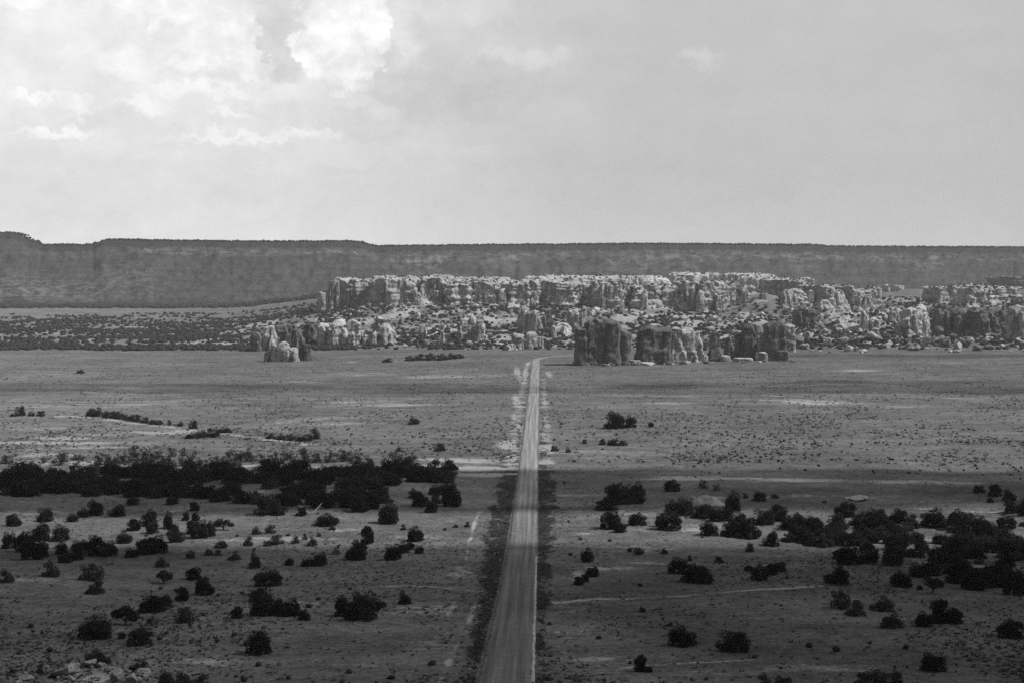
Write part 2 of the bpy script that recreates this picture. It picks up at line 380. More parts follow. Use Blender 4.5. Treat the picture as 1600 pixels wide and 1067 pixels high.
for (px, py, rx, ry, s) in [
    (100, 683, 60, 4, .62), (90, 692, 110, 3, .62), (40, 690, 60, 2, .5), (150, 680, 60, 4, .45), (250, 676, 70, 4, .45), (60, 712, 70, 5, .5), (120, 722, 110, 5, .45),
    (285, 672, 40, 3, .5), (40, 670, 60, 5, .35), (480, 660, 160, 12, .26), (600, 630, 130, 10, .3), (200, 630, 220, 14, .28), (100, 700, 140, 3, .4),
    (330, 730, 160, 4, .5), (470, 729, 90, 3, .5), (720, 718, 90, 4, .52), (745, 732, 100, 5, .55), (770, 741, 60, 3, .8), (660, 727, 60, 4, .45), (680, 737, 80, 4, .4),
    (795, 695, 22, 8, .7), (800, 715, 14, 10, .6), (806, 625, 7, 12, .62), (808, 580, 6, 8, .6), (803, 655, 6, 16, .48), (812, 590, 5, 10, .5),
    (855, 700, 16, 10, .66), (853, 720, 16, 8, .62), (852, 628, 8, 8, .5), (858, 585, 5, 7, .5), (855, 665, 8, 14, .42),
    (1130, 747, 160, 2.2, .6), (1250, 751, 90, 2.2, .6), (1080, 745, 80, 2, .5), (1400, 753, 120, 4, .4), (1500, 757, 100, 4, .3),
    (1040, 630, 60, 3, .36), (1280, 630, 110, 3.5, .5), (1240, 625, 60, 3, .4), (1420, 634, 90, 4, .34), (1000, 618, 120, 2, .36), (1200, 619, 80, 2, .34), (1240, 641, 60, 2, .36), (1500, 622, 90, 2, .3),
    (1340, 579, 60, 3, .42), (700, 588, 110, 5, .36), (560, 585, 120, 4, .3), (450, 596, 110, 3, .3), (990, 712, 130, 6, .3), (720, 577, 60, 2, .3),
    (1110, 778, 50, 7, .62), (1200, 775, 140, 4, .46), (1260, 792, 80, 4, .42), (990, 800, 90, 6, .42), (1060, 795, 60, 6, .4), (1090, 806, 50, 4, .4), (905, 773, 60, 2, .42),
    (912, 833, 26, 2.5, .75), (1050, 828, 80, 5, .42), (1100, 820, 80, 5, .34), (1385, 823, 60, 5, .42), (1450, 880, 40, 8, .42), (1545, 885, 50, 8, .44), (1465, 842, 60, 5, .4), (1320, 838, 60, 5, .3),
    (1180, 868, 110, 5, .33), (1010, 856, 90, 6, .36), (960, 888, 60, 6, .36), (905, 897, 12, 10, .55), (1060, 880, 80, 4, .3), (1200, 880, 60, 8, .3),
    (540, 829, 60, 6, .48), (660, 836, 90, 6, .4), (420, 842, 120, 6, .4), (310, 860, 120, 6, .36), (110, 800, 90, 5, .36), (40, 800, 60, 6, .34), (280, 800, 60, 5, .32), (200, 778, 50, 4, .3),
    (140, 762, 14, 4, .5), (305, 762, 22, 4, .55), (312, 774, 18, 3, .5), (395, 768, 26, 4, .5), (560, 752, 40, 4, .2), (380, 786, 60, 3, .35),
    (560, 882, 60, 5, .36), (660, 880, 80, 7, .33), (60, 905, 90, 8, .36), (150, 920, 120, 10, .33), (420, 880, 80, 6, .36), (480, 940, 60, 5, .32), (430, 970, 60, 4, .4), (320, 965, 50, 4, .32),
    (600, 960, 120, 14, .26), (690, 1000, 60, 30, .36), (660, 950, 60, 16, .33), (720, 890, 30, 20, .4), (540, 1040, 200, 12, .28), (330, 1035, 110, 10, .34),
    (900, 1000, 50, 22, .36), (930, 1030, 80, 10, .38), (890, 950, 40, 14, .4), (1050, 1050, 200, 14, .28), (1300, 1045, 120, 14, .3), (1500, 1010, 120, 14, .24), (1250, 1010, 160, 14, .22), (760, 930, 30, 4, .3), (150, 1060, 50, 10, .9), (120, 1066, 90, 8, .6)]:  # closing near left patches paint sunlit ground into the colour
    patch(sand_and_sun, px, py, rx, ry, s)
# a cut bank and an old track across the left plain, tracks leaving the road on either side
stroke(sand_and_sun, [(95, 650), (140, 652), (185, 658), (235, 664), (290, 670), (330, 674), (370, 680), (410, 684), (450, 690), (482, 694)], 5.0, .72)
stroke(sand_and_sun, [(0, 690), (60, 693), (130, 694), (200, 692)], 2.5, .8)
stroke(sand_and_sun, [(846, 941), (880, 940), (930, 936), (1000, 934), (1060, 931), (1130, 925), (1200, 920), (1280, 915)], 1.5, .85)
stroke(sand_and_sun, [(846, 938), (866, 942), (880, 940)], 3.0, .75)
stroke(sand_and_sun, [(856, 1044), (900, 1046), (960, 1045), (1000, 1040), (1060, 1036), (1180, 1030)], 0.9, .7)
stroke(sand_and_sun, [(930, 1052), (990, 1042)], 0.5, .7)
stroke(sand_and_sun, [(560, 918), (640, 914), (690, 917), (730, 922), (775, 924)], 1.4, .58)
stroke(sand_and_sun, [(840, 772), (900, 773), (980, 770)], 1.6, .6)
stroke(sand_and_sun, [(742, 815), (738, 830), (732, 850), (728, 875)], .8, .62)
stroke(sand_and_sun, [(752, 795), (742, 815)], 1.0, .6)
stroke(sand_and_sun, [(760, 930), (742, 950), (726, 985), (706, 1020), (696, 1050), (680, 1075)], .9, .5)
stroke(sand_and_sun, [(712, 935), (700, 960), (690, 1000), (672, 1040)], .9, .4)
stroke(sand_and_sun, [(905, 950), (914, 975), (900, 1000), (880, 1020)], .8, .4)
stroke(sand_and_sun, [(868, 965), (872, 990), (890, 1006)], .7, .4)
stroke(sand_and_sun, [(819, 600), (822, 575), (826, 566), (836, 563)], 3.0, .85)
stroke(sand_and_sun, [(812, 642), (819, 600)], 2.0, .5)
stroke(sand_and_sun, [(799, 738), (806, 680), (813, 630), (820, 590)], 4.5, .56)
stroke(sand_and_sun, [(858, 735), (854, 690), (851, 640), (849, 590)], 4.0, .5)
stroke(sand_and_sun, [(812, 740), (790, 742), (760, 741)], 2.6, .85)
stroke(sand_and_sun, [(1310, 790), (1400, 793), (1500, 797), (1600, 800)], 1.3, .55)
stroke(sand_and_sun, [(930, 858), (1000, 852), (1080, 862), (1180, 864)], 1.6, .5)
stroke(sand_and_sun, [(1240, 567), (1400, 566), (1600, 566)], 9.0, .46)
stroke(sand_and_sun, [(500, 567), (620, 563), (760, 551), (840, 548)], 5.0, .5)
# pale sandy field beyond the left scrub, and bare slickrock between the far outcrops
yfar = sstep(GY, 1740, 1850)
nb = fbm(GX / 45, GY / 70, 4, 4)
sand_and_sun = np.maximum(sand_and_sun, yfar * sstep(-GY, -2950, -2300) * (0.42 + 0.42 * nb) * sstep(GP, -100, 350) )
sand_and_sun = np.maximum(sand_and_sun, yfar * sstep(-GY, -2600, -2300) * (0.30 + 0.34 * nb))
sand_and_sun = np.maximum(sand_and_sun, yfar * sstep(GP, 380, 560) * sstep(-GY, -3000, -2600) * (0.42 + 0.8 * nb))
knoll = np.exp(-(((GP - 1196) / 34) ** 2 + ((GY - 2330) / 110) ** 2)) + np.exp(-(((GP - 945) / 36) ** 2 + ((GY - 2520) / 120) ** 2))
sand_and_sun *= 1 - np.clip(knoll * 1.6, 0, 1)
# dense dark growth in the two roadside ditches
WLY, WLW = [200, 265, 340, 450, 560, 900, 1500], [3.2, 3.4, 6.0, 9.0, 8.5, 6, 3]; WRY, WRW = [200, 265, 340, 450, 560, 900, 1500], [2.0, 2.4, 4.0, 6.5, 8.0, 5, 3]
rx_ = GX - road_x(GY)
wl = np.interp(GY, WLY, WLW); wr = np.interp(GY, WRY, WRW); wj = 1.6 * fbm(GX / 7, GY / 10, 44, 3)
dn = 0.20 * fbm(GX / 4, GY / 12, 1, 3)
vg = np.maximum(sstep(-rx_, 3.9, 5.0) * sstep(rx_ + wj, -(wl + 6.5), -(wl + 1.5)), sstep(rx_, 3.9, 4.8) * sstep(-rx_ + wj, -(wr + 6.5), -(wr + 1.5)))
ld = vg * np.interp(GY, [200, 300, 560, 640, 1000, 1600], [.82, .84, .80, .62, .46, .38]) + dn * vg
dark = np.maximum(dark, np.where(GY < 1560, ld, 0)); sand_and_sun *= 1 - 0.85 * np.clip(vg * (GY < 600), 0, 1) * (dark > 0.45)
patch(dark, 880, 800, 46, 26, .55); patch(dark, 1060, 838, 130, 5, .35); patch(dark, 770, 770, 30, 30, .45)
patch(dark, 1400, 560, 260, 3, .45); patch(dark, 560, 870, 60, 3, .4); patch(dark, 660, 891, 60, 3, .5); patch(dark, 690, 1030, 20, 8, .45); patch(dark, 690, 970, 16, 6, .5)  # first strip, far right, puts cloud shade into the ground colour
base = np.interp(GY, [200, 420, 620, 760, 1700, 1900, 4000], [.128, .128, .135, .15, .135, .155, .16]) * (1 - 0.04 * sstep(GP, 850, 1300)) * (1 + 0.22 * sstep(-GP, -420, -50) * sstep(GY, 620, 760))
dark = np.maximum(dark, sstep(GY, 3550, 3750) * 0.62); base = base * (1 + .35 * np.clip(knoll, 0, 1))
attr(g_me, 'sand_and_sun', sand_and_sun); attr(g_me, 'dark', dark); attr(g_me, 'base', base)
tag(link('ground', g_me, M_ground), 'broad dry valley floor of grass and bare soil', kind='structure')

# ---------------------------------------------------------------- roads
def ribbon(name, pts, hw, mat, lift, crown=0.0, shoulder=1.2, drop=0.8, nacross=9, step=3.0, rough=0.0):
    """a draped strip; pts are world x, y of its centre line"""
    Q = np.array([p[:2] for p in pts], float)
    L = np.concatenate([[0], np.cumsum(np.hypot(*np.diff(Q, axis=0).T))]); n = max(int(L[-1] / step), 4); s = np.linspace(0, L[-1], n)
    k = 5
    cx = np.interp(s, L, Q[:, 0]); cy_ = np.interp(s, L, Q[:, 1])
    for _ in range(k):
        cx[1:-1] = (cx[:-2] + 2 * cx[1:-1] + cx[2:]) / 4; cy_[1:-1] = (cy_[:-2] + 2 * cy_[1:-1] + cy_[2:]) / 4
    tx, ty = np.gradient(cx), np.gradient(cy_); ln = np.hypot(tx, ty) + 1e-9; nx, ny = ty / ln, -tx / ln
    off = np.concatenate([[-(hw + shoulder)], np.linspace(-hw, hw, nacross), [hw + shoulder]])
    hh = np.concatenate([[-drop], crown * (1 - (np.linspace(-1, 1, nacross)) ** 2) + lift, [-drop]])
    W = 1 + rough * fbm(s / 14, 0 * s, 2, 3)[:, None] * np.sign(off)[None, :] * (1 + 0.3 * vnoise(s / 5, 3.3)[:, None])
    O = off[None, :] * (1 + (W - 1))
    X = cx[:, None] + nx[:, None] * O; Y = cy_[:, None] + ny[:, None] * O
    Z = T(cx, cy_)[:, None] * np.ones_like(X); Z = 0.5 * Z + 0.5 * T(X, Y); Z[:, 0] = T(X[:, 0], Y[:, 0]); Z[:, -1] = T(X[:, -1], Y[:, -1])
    Z = Z + hh[None, :] + np.where(np.abs(off) < hw * 1.01, 0.03, 0)[None, :] * fbm(X / 1.5, Y / 6, 1, 2)
    me = mesh_np(name, np.stack([X, Y, Z], -1).reshape(-1, 3), grid_faces(*X.shape)[:, ::-1], smooth=True)
    attr(me, 'across', np.broadcast_to(O / hw * 4.0, X.shape).ravel()); attr(me, 'along', np.broadcast_to(s[:, None], X.shape).ravel())
    return link(name, me, mat)
ys = list(np.arange(150, 1561, 30))
rp = [(float(road_x(y)), y) for y in ys]
for (px, py) in [(840, 561.0), (845, 559.6), (853, 558.4), (866, 557.2), (882, 556.2), (897, 555.6), (925, 555)]:
    q = P(px, py); rp.append((q[0], q[1]))
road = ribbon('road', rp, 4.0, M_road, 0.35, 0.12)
tag(road, 'long straight pale dirt road running away to the rocks', kind='structure')
def berm(side, y0, y1, off, seed):
    """the lumpy windrow of graded dirt left along a road edge"""
    y = np.arange(y0, y1, 0.5); h = (0.0 + 0.34 * np.clip(vnoise(y / 1.7, seed) - 0.02, 0, 1)) * (1 if side > 0 else .45)
    prof = [(-0.5, 0), (-0.2, 0.8), (0.05, 1), (0.3, 0.7), (0.6, 0)]
    X = np.stack([road_x(y) + side * (off + p[0] * 0.7) + 0.1 * vnoise(y / 2, seed + 3) for p in prof], 1)
    Y = np.repeat(y[:, None], 5, 1); Z = T(road_x(y), y)[:, None] + 0.36 + np.stack([h * p[1] for p in prof], 1)
    Z[:, 0] -= 0.3; Z[:, -1] -= 0.3
    return link('road_berm', mesh_np('road_berm', np.stack([X, Y, Z], -1).reshape(-1, 3), grid_faces(*X.shape)), M_dirt)
tag(berm(1, 215, 390, 4.0, 2.2), 'lumpy pale edge of dirt along the near right side of the road', kind='structure')
fp = [P(px, py) for (px, py) in [(1108, 519), (1122, 514), (1134, 508), (1147, 501), (1158, 495), (1164, 489)]]
tag(ribbon('path', fp, 8, M_dirt, 0.9, 0, 2, 1.5, 5, 5, 0.15), 'pale dirt track climbing between the far rocks', kind='structure')
fp = [P(px, py) for (px, py) in [(1150, 481), (1165, 477), (1182, 473), (1196, 470)]]
tag(ribbon('path', fp, 6, M_dirt, 0.9, 0, 2, 1.5, 5, 5, 0.15), 'pale dirt track below the smooth knoll', kind='structure')

# ---------------------------------------------------------------- far mesas
def far_mesa(name, sil, yrim, zfoot, pxr, prof, label, seed, pale, gully=1.0):
    """a long tableland: silhouette gives the rim height by direction; prof = (height fraction, distance fraction from foot to rim)"""
    pa = np.arange(pxr[0], pxr[1], 2.0); u = (pa - 800) / F
    zr = np.array([Zat(800, np.interp(p, [s[0] for s in sil], [s[1] for s in sil]), yrim) for p in pa])
    zr = zr + 0.9 * fbm(pa / 6, 0 * pa, seed, 3)
    hf = np.array([p[0] for p in prof]); df = np.array([p[1] for p in prof])
    t = np.linspace(0, 1, 90); H = np.interp(t, np.linspace(0, 1, len(prof)), hf); Df = np.interp(t, np.linspace(0, 1, len(prof)), df)
    U, HH = np.meshgrid(u, H); DD = np.repeat(Df[:, None], len(u), 1); PX = np.repeat(pa[None, :], len(t), 0)
    wob = (fbm(PX / 60, HH * 1.5, seed, 2) * 18 + gully * 3 * -np.abs(fbm(PX / 14, HH * 2, seed + 4, 4))) * (1 - sstep(DD, 0.80, 1.0) * 0.35)
    Yd = yrim - 760 + DD * 760 + wob * sstep(DD, 0.0, 0.3)
    Z = zfoot + (zr[None, :] - zfoot) * HH * (Yd / (yrim + wob * 0)) ** 0.0
    Z = Z + 5 * fbm(U * 160, Yd / 60, seed + 1, 4) * sstep(DD, 0.05, .2) * (1 - sstep(HH, .93, 1.0))
    # rim row keeps its silhouette height at its own distance
    k = (Yd / yrim); Z = EYE + (Z - EYE) * np.where(HH > 0.95, k, 1 + (k - 1) * sstep(HH, .6, .95))
    X = U * Yd
    back = [(X[-1] * (1 + q / yrim), Yd[-1] + q, Z[-1] + dz_) for q, dz_ in ((150, -2), (500, -8), (900, -60), (1000, -300))]
    X = np.vstack([X] + [b[0][None] for b in back]); Y = np.vstack([Yd] + [b[1][None] for b in back]); Z = np.vstack([Z] + [b[2][None] for b in back])
    me = mesh_np(name, np.stack([X, Y, Z], -1).reshape(-1, 3), grid_faces(*X.shape)[:, ::-1][:, ::-1], smooth=False)
    Hx = np.vstack([HH, np.ones((4, len(u)))]); Px = np.vstack([PX, np.repeat(pa[None, :], 4, 0)])
    attr(me, 'wood', (0.10 + 0.75 * sstep(Hx, .88, .92) + 0.5 * sstep(-Hx, -.16, -.04)).ravel())
    attr(me, 'pale', pale(Px, Hx).ravel())
    o = link(name, me, M_mesa); tag(o, label, kind='structure'); o['rim'] = 1
    del o['rim']
    return o, np.stack([X[89], Y[89], Z[89]], 1)
PROF = [(0, 0), (.06, .10), (.16, .28), (.30, .46), (.44, .60), (.56, .68), (.67, .74), (.77, .80), (.84, .85), (.89, .91), (.95, .95), (1.0, 1.0)]
def pale_back(p, h): return 0.6 * np.exp(-((h - .80) / .05) ** 2) * (0.35 + 0.65 * (vnoise(p / 35, 1.1) > -.1)) + .55 * np.exp(-(((p - 640) / 60) ** 2 + ((h - .72) / .12) ** 2)) + .4 * np.exp(-((h - .68) / .12) ** 2) * (vnoise(p / 60, 6.1) > 0.1)
def pale_left(p, h): return 0.75 * np.exp(-((h - .82) / .035) ** 2) * sstep(p, 150, 260) + .8 * np.exp(-(((p - 50) / 110) ** 2 + ((h - .22) / .16) ** 2)) + .4 * np.exp(-(((p - 200) / 60) ** 2 + ((h - .4) / .2) ** 2))
_, rimB = far_mesa('mesa', [(-600, 384), (60, 382.5), (150, 382.5), (560, 386), (590, 384.5), (640, 385), (800, 382.5), (1000, 381), (1180, 382), (1275, 383), (1290, 385), (1450, 386), (1600, 386.5), (2300, 388)],
    4900, -2, (-600, 2300), PROF, 'distant tableland just showing over the notch of the nearer mesa', 3.3, pale_back)
_, rimL = far_mesa('mesa', [(-600, 362), (0, 364), (22, 364.5), (36, 368), (46, 376), (56, 378), (64, 383.5), (148, 383.5), (152, 380), (160, 376.5), (170, 374.5), (250, 376), (400, 378), (545, 377.5), (562, 379), (574, 383), (590, 385), (800, 383), (1000, 381.5), (1180, 382.5), (1275, 383.3), (1290, 385.5), (1450, 386.5), (1600, 387), (2300, 389)],
    4300, -4, (-600, 2300), PROF, 'long flat topped mesa filling the horizon, raised at the left', 8.7, lambda p, h: np.maximum(pale_left(p, h) * sstep(-p, -620, -560), pale_back(p, h) * sstep(p, 570, 620)))

# ---------------------------------------------------------------- rock formations
def column(cx, cy, z0, z1, rx, ry, ex=3.0, taper=0.86, dome=0.12, top=0.55, flute=1.6, rough=1.1, lean=(0, 0), seed=0.0, crest=0.05, res=1.1, big=0.0, block=1.0, strata=1.0):
    per = 2 * pi * math.sqrt((rx * rx + ry * ry) / 2); N = int(np.clip(per / res, 28, 520)); H = z1 - z0
    th = np.linspace(0, 2 * pi, N, endpoint=False); c, s = np.cos(th), np.sin(th)
    bx = np.sign(c) * np.abs(c) ** (2 / ex); by = np.sign(s) * np.abs(s) ** (2 / ex)
    nL = int(np.clip(H / 1.4, 10, 34))
    t = np.linspace(0, 1 - dome, nL); S = 1.12 - (1.12 - 1) * sstep(t, 0, 0.25); S = S * (1 - (1 - taper) * t / (1 - dome)); Zp = t
    a = np.linspace(0, pi / 2, 7)[1:]; S2 = taper * (top + (1 - top) * np.cos(a)); Z2 = 1 - dome + dome * np.sin(a)
    a3 = np.linspace(1, 0, int(np.clip(min(rx, ry) * top / 3, 4, 20)))[1:]; S3 = taper * top * a3; Z3 = 1 + crest * (1 - a3 ** 2)
    S3 = np.maximum(S3, 0.002)
    S = np.concatenate([S, S2, S3]); Zr = np.concatenate([Zp, Z2, Z3])
    X = bx[None, :] * rx * S[:, None]; Y = by[None, :] * ry * S[:, None]; Z = np.repeat(Zr[:, None] * H, N, 1)
    wall = (1 - sstep(Zr, 0.97, 1.02))[:, None]; fade = np.minimum(1, S / 0.3)[:, None]
    rr = np.hypot(X / rx, Y / ry) + 1e-6; nx, ny = X / rx / rr, Y / ry / rr
    WX, WY, WZ = X + cx, Y + cy, Z
    sc = np.clip(min(rx, ry) / 14, 0.35, 1.6)
    fl = flute * sc * (1.2 * vnoise(WX / (9 * sc), WY / (9 * sc), WZ / 70 + seed) - 1.1 * np.abs(vnoise(WX / (5 * sc), WY / (5 * sc), WZ / 90 + seed + 7)) + 0.5)
    fl = fl + big * (vnoise(WX / 30, WY / 45, seed + WZ / 120) + .5 * vnoise(WX / 13, WY / 20, seed + 5 + WZ / 90)) * (1 - .5 * sstep(Z / H, .2, 1))
    lg = (0.8 * vnoise(0 * WX + seed * 3, WX / 60, WZ / 2.6) + 1.3 * strata * vnoise(0 * WX + seed * 7, WX / 90, WZ / 6.5)) * sc
    u1 = WX + 1.5 * vnoise(WX / 5, WY / 5, WZ / 6 + 3); v1 = WY + 1.5 * vnoise(WX / 5, WY / 5, WZ / 6 + 9); w1 = WZ + 2.0 * vnoise(WX / 9, WY / 9, 4)
    fl = fl + block * sc * (1.5 * cell(u1 / (7.5 * sc), v1 / (7.5 * sc), w1 / 13 + seed) + .9 * cell(u1 / (3.6 * sc) + 50, v1 / (3.6 * sc), w1 / 6 + seed))
    ds = (fl + lg) * wall + rough * sc * fbm(WX / 6, WY / 6, WZ / 7 + seed * 5, 4)
    X = X + nx * ds * fade; Y = Y + ny * ds * fade
    Z = Z + H * 0.05 * vnoise(WX / 11, WY / 11, seed + 6) * sstep(Zr, 0.6, 1)[:, None]; Z = Z + fade * rough * 0.8 * sc * fbm(WX / 7, WY / 7, seed + 20, 4) * sstep(Zr, 0.5, 0.95)[:, None] + H * 0.06 * vnoise(WX / (rx * .9), WY / (ry * .9), seed + 2) * sstep(Zr, 0.4, 1)[:, None]
    tt = (Z / H)
    X = X + lean[0] * tt; Y = Y + lean[1] * tt
    V = np.stack([X + cx, Y + cy, Z + z0], -1).reshape(-1, 3)
    return V, grid_faces(len(S), N, True)
_UP = []      # upward faces of broad tops, for the scrub that grows there
def formation(name, label, cat, cols, mat, group=None, plant=False, sub=0, **kw):
    Vs, Fs, n = [], [], 0; rg = random.Random(int(cols[0][0] * 7 + cols[0][2])); cols = list(cols); boxes = []
    for cdef in list(cols):
        l, r, top, bs = cdef[:4]; o = cdef[4] if len(cdef) > 4 else {}
        if sub and not o.get('back') and r - l >= 14:
            for k in range(max(1, int((r - l) * sub / 11))):
                wv = rg.uniform(.22, .5) * min(r - l, 34); c = rg.uniform(l + wv * .45, r - wv * .45); e = abs(c - (l + r) / 2) / ((r - l) / 2)
                cols.append((c - wv / 2, c + wv / 2, top + (bs - top) * (rg.uniform(.04, .5) + .12 * e), bs + rg.uniform(-.5, 1.5), dict(par=(l, r, bs), ex=4.0, dep=wv * rg.uniform(.8, 1.6) + 6, taper=rg.uniform(.45, .85), dome=rg.uniform(.15, .35), top=.5, big=0, inn=.25, leanpx=rg.uniform(-1, 1))))
    fy = [P((c[0] + c[1]) / 2, c[3])[1] for c in cols if not (len(c) > 4 and ('par' in c[4] or c[4].get('back')))] or [P((cols[0][0] + cols[0][1]) / 2, cols[0][3])[1]]
    y0_ = float(np.median(fy)); tol = 5 if y0_ < 1700 else (9 if not plant else 22)
    for i, cdef in enumerate(cols):
        l, r, top, bs = cdef[:4]; o = dict(kw); dep = None
        if len(cdef) > 4: o.update(cdef[4])
        if kw.get('sub') is None: pass
        dep = o.pop('dep', None); back = o.pop('back', 0); inn = o.pop('inn', .9)
        par = o.pop('par', None); p = P((l + r) / 2, bs) if par is None else P((par[0] + par[1]) / 2, par[2])
        yq = min(max(p[1], y0_ - tol), y0_ + tol); xq = ((l + r) / 2 - 800) / F * yq; p = np.array([xq, yq, float(T(xq, yq))]); w_ = (r - l) * p[1] / F
        rx = w_ / 2; ry = dep / 2 if dep else rx * 0.8
        cy_ = p[1] + ry * inn + back; cx = p[0] / p[1] * cy_ if back == 0 else (((l + r) / 2) - 800) / F * cy_
        rx *= cy_ / p[1]
        z0 = min(p[2], float(T(cx, cy_))) - 5; z1 = Zat(800, top, p[1] + min(ry * 0.7, 30) + back)
        o.setdefault('seed', (l * 0.137 + top * 0.31) % 50)
        if 'leanpx' in o: o['lean'] = (o.pop('leanpx') * cy_ / F, 0)
        V, Fq = column(cx, cy_, z0, z1, max(rx, 1.5), max(ry, 1.5), **o)
        Vs.append(V); Fs.append(Fq + n); n += len(V); boxes.append((cx - rx * .9, cx + rx * .9, cy_ - ry * .9, cy_ + ry * .9))
    comp = {0}; grow = True
    while grow:
        grow = False
        for i, a in enumerate(boxes):
            if i not in comp and any(a[0] < boxes[j][1] and boxes[j][0] < a[1] and a[2] < boxes[j][3] and boxes[j][2] < a[3] for j in comp): comp.add(i); grow = True
    if len(comp) < len(boxes): print('APART', label, [cols[i][:4] for i in range(len(boxes)) if i not in comp])
    V = np.vstack(Vs); Fq = np.vstack(Fs); org = np.array([V[:, 0].mean(), V[:, 1].mean(), V[:, 2].min() + 5])
    me = mesh_np(name, V - org, Fq, smooth=False)
    o = link(name, me, mat, loc=org); tag(o, label, cat, group)
    if plant:
        A_, B_, C_ = V[Fq[:, 0]], V[Fq[:, 1]], V[Fq[:, 2]]; nn = np.cross(B_ - A_, C_ - A_); ar = np.linalg.norm(nn, axis=1) + 1e-9
        k = (nn[:, 2] / ar > 0.8); ctr = (A_ + C_) / 2; _UP.append((ctr[k], ar[k]))
    return o
blk = dict(ex=5.0, taper=.92, dome=.07, top=.82, flute=1.4, rough=1.2, block=1.1, strata=.6)
G1 = 'row of dark standing rocks at the end of the road'
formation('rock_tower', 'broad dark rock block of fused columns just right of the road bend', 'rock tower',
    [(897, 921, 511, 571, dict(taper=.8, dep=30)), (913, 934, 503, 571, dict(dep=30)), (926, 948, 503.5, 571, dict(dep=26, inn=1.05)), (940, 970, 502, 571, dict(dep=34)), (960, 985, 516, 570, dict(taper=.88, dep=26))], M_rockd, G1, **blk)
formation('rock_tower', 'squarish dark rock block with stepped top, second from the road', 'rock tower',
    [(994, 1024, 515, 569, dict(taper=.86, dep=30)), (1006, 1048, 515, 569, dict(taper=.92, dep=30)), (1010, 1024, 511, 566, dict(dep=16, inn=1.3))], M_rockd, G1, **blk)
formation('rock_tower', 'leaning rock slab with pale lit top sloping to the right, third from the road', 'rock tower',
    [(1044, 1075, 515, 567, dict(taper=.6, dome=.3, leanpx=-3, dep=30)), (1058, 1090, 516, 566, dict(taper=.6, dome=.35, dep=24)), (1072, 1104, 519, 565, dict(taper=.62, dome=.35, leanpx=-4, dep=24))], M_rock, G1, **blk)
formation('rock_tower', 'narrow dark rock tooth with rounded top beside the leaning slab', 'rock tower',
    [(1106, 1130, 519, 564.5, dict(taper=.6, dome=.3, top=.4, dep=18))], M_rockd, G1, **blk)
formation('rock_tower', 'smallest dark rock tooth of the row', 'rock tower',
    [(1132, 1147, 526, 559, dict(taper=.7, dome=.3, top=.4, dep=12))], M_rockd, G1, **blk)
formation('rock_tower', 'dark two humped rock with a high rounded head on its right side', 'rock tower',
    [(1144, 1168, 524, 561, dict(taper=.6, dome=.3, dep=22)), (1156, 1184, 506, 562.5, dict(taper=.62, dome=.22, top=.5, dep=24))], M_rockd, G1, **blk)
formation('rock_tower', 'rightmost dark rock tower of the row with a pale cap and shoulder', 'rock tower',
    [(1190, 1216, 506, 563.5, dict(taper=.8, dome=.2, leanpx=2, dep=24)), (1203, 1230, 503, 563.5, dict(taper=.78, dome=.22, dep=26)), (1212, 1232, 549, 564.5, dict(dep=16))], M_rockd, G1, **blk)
formation('rock_outcrop', 'pale rock wall showing between the two rightmost dark towers', 'rock', [(1168, 1210, 505, 549, dict(dep=30, taper=.8)), (1198, 1242, 506, 550, dict(dep=30))], M_rock, **blk)
for lb, cc in [('low pale slab at the foot of the leaning slab', (1085, 1106, 556, 565)), ('low pale slab between the two dark teeth', (1126, 1142, 556, 565)), ('long low pale slab at the foot of the humped tower', (1146, 1178, 559, 566)), ('pale block left of the rightmost tower foot', (1180, 1200, 550, 564))]:
    formation('rock_outcrop', lb, 'rock', [cc + (dict(dep=9),)], M_rock, **blk)

dm = dict(ex=3.6, taper=.7, dome=.16, top=.6, flute=2.0, rough=1.8, sub=1.0, block=1.3, strata=1.3)
G2 = 'small pale crags left of the road at the edge of the plain'
formation('rock_crag', 'tall dark leaning crag in front of the left rocks', 'crag', [(460, 480, 525, 563, dict(taper=.6, leanpx=-2, dep=16)), (477, 489, 537, 563, dict(dep=10, leanpx=-2))], M_rockd, G2, **dm)
formation('rock_crag', 'small blunt crag in the left front group, left of the tall leaning one', 'crag', [(446, 467, 544, 565, dict(dep=14)), (432, 454, 536, 565, dict(dep=16))], M_rock, G2, **dm)
formation('rock_crag', 'leftmost low crag of the left front group', 'crag', [(411, 425, 548, 565, dict(dep=10)), (421, 434, 539, 565, dict(dep=10))], M_rock, G2, **dm)
G3 = 'pale crags standing in the scrub left of the road'
for (lb, cols, mt) in [
    ('narrow dark crag at the left end of the crag line', [(389, 410, 519, 549)], M_rockd),
    ('pale capped crag near the left end of the crag line', [(407, 432, 510, 548, dict(taper=.75))], M_rock),
    ('pair of dark crags behind the small front group', [(428, 454, 511, 540), (444, 467, 507, 540)], M_rockd),
    ('dark faced hollow crag between pale rocks', [(472, 500, 504, 532, dict(taper=.8, dep=30))], M_rockd),
    ('broad bright bare rock shelf with a dark right side', [(492, 520, 507, 540, dict(dep=40, taper=.8)), (512, 546, 503, 541, dict(dep=46, taper=.75))], M_rockb),
    ('rounded double crag beside the bright shelf', [(538, 566, 501, 539), (541, 556, 522, 542)], M_rock),
    ('wide cone shaped crag with furrowed flanks', [(570, 622, 498, 540, dict(taper=.42, dome=.12, top=.8, dep=44)), (566, 590, 512, 539)], M_rock)]:
    formation('rock_crag', lb, 'crag', cols, mt, G3, **dm)
G4 = 'crags in the middle ground left of the dark towers'
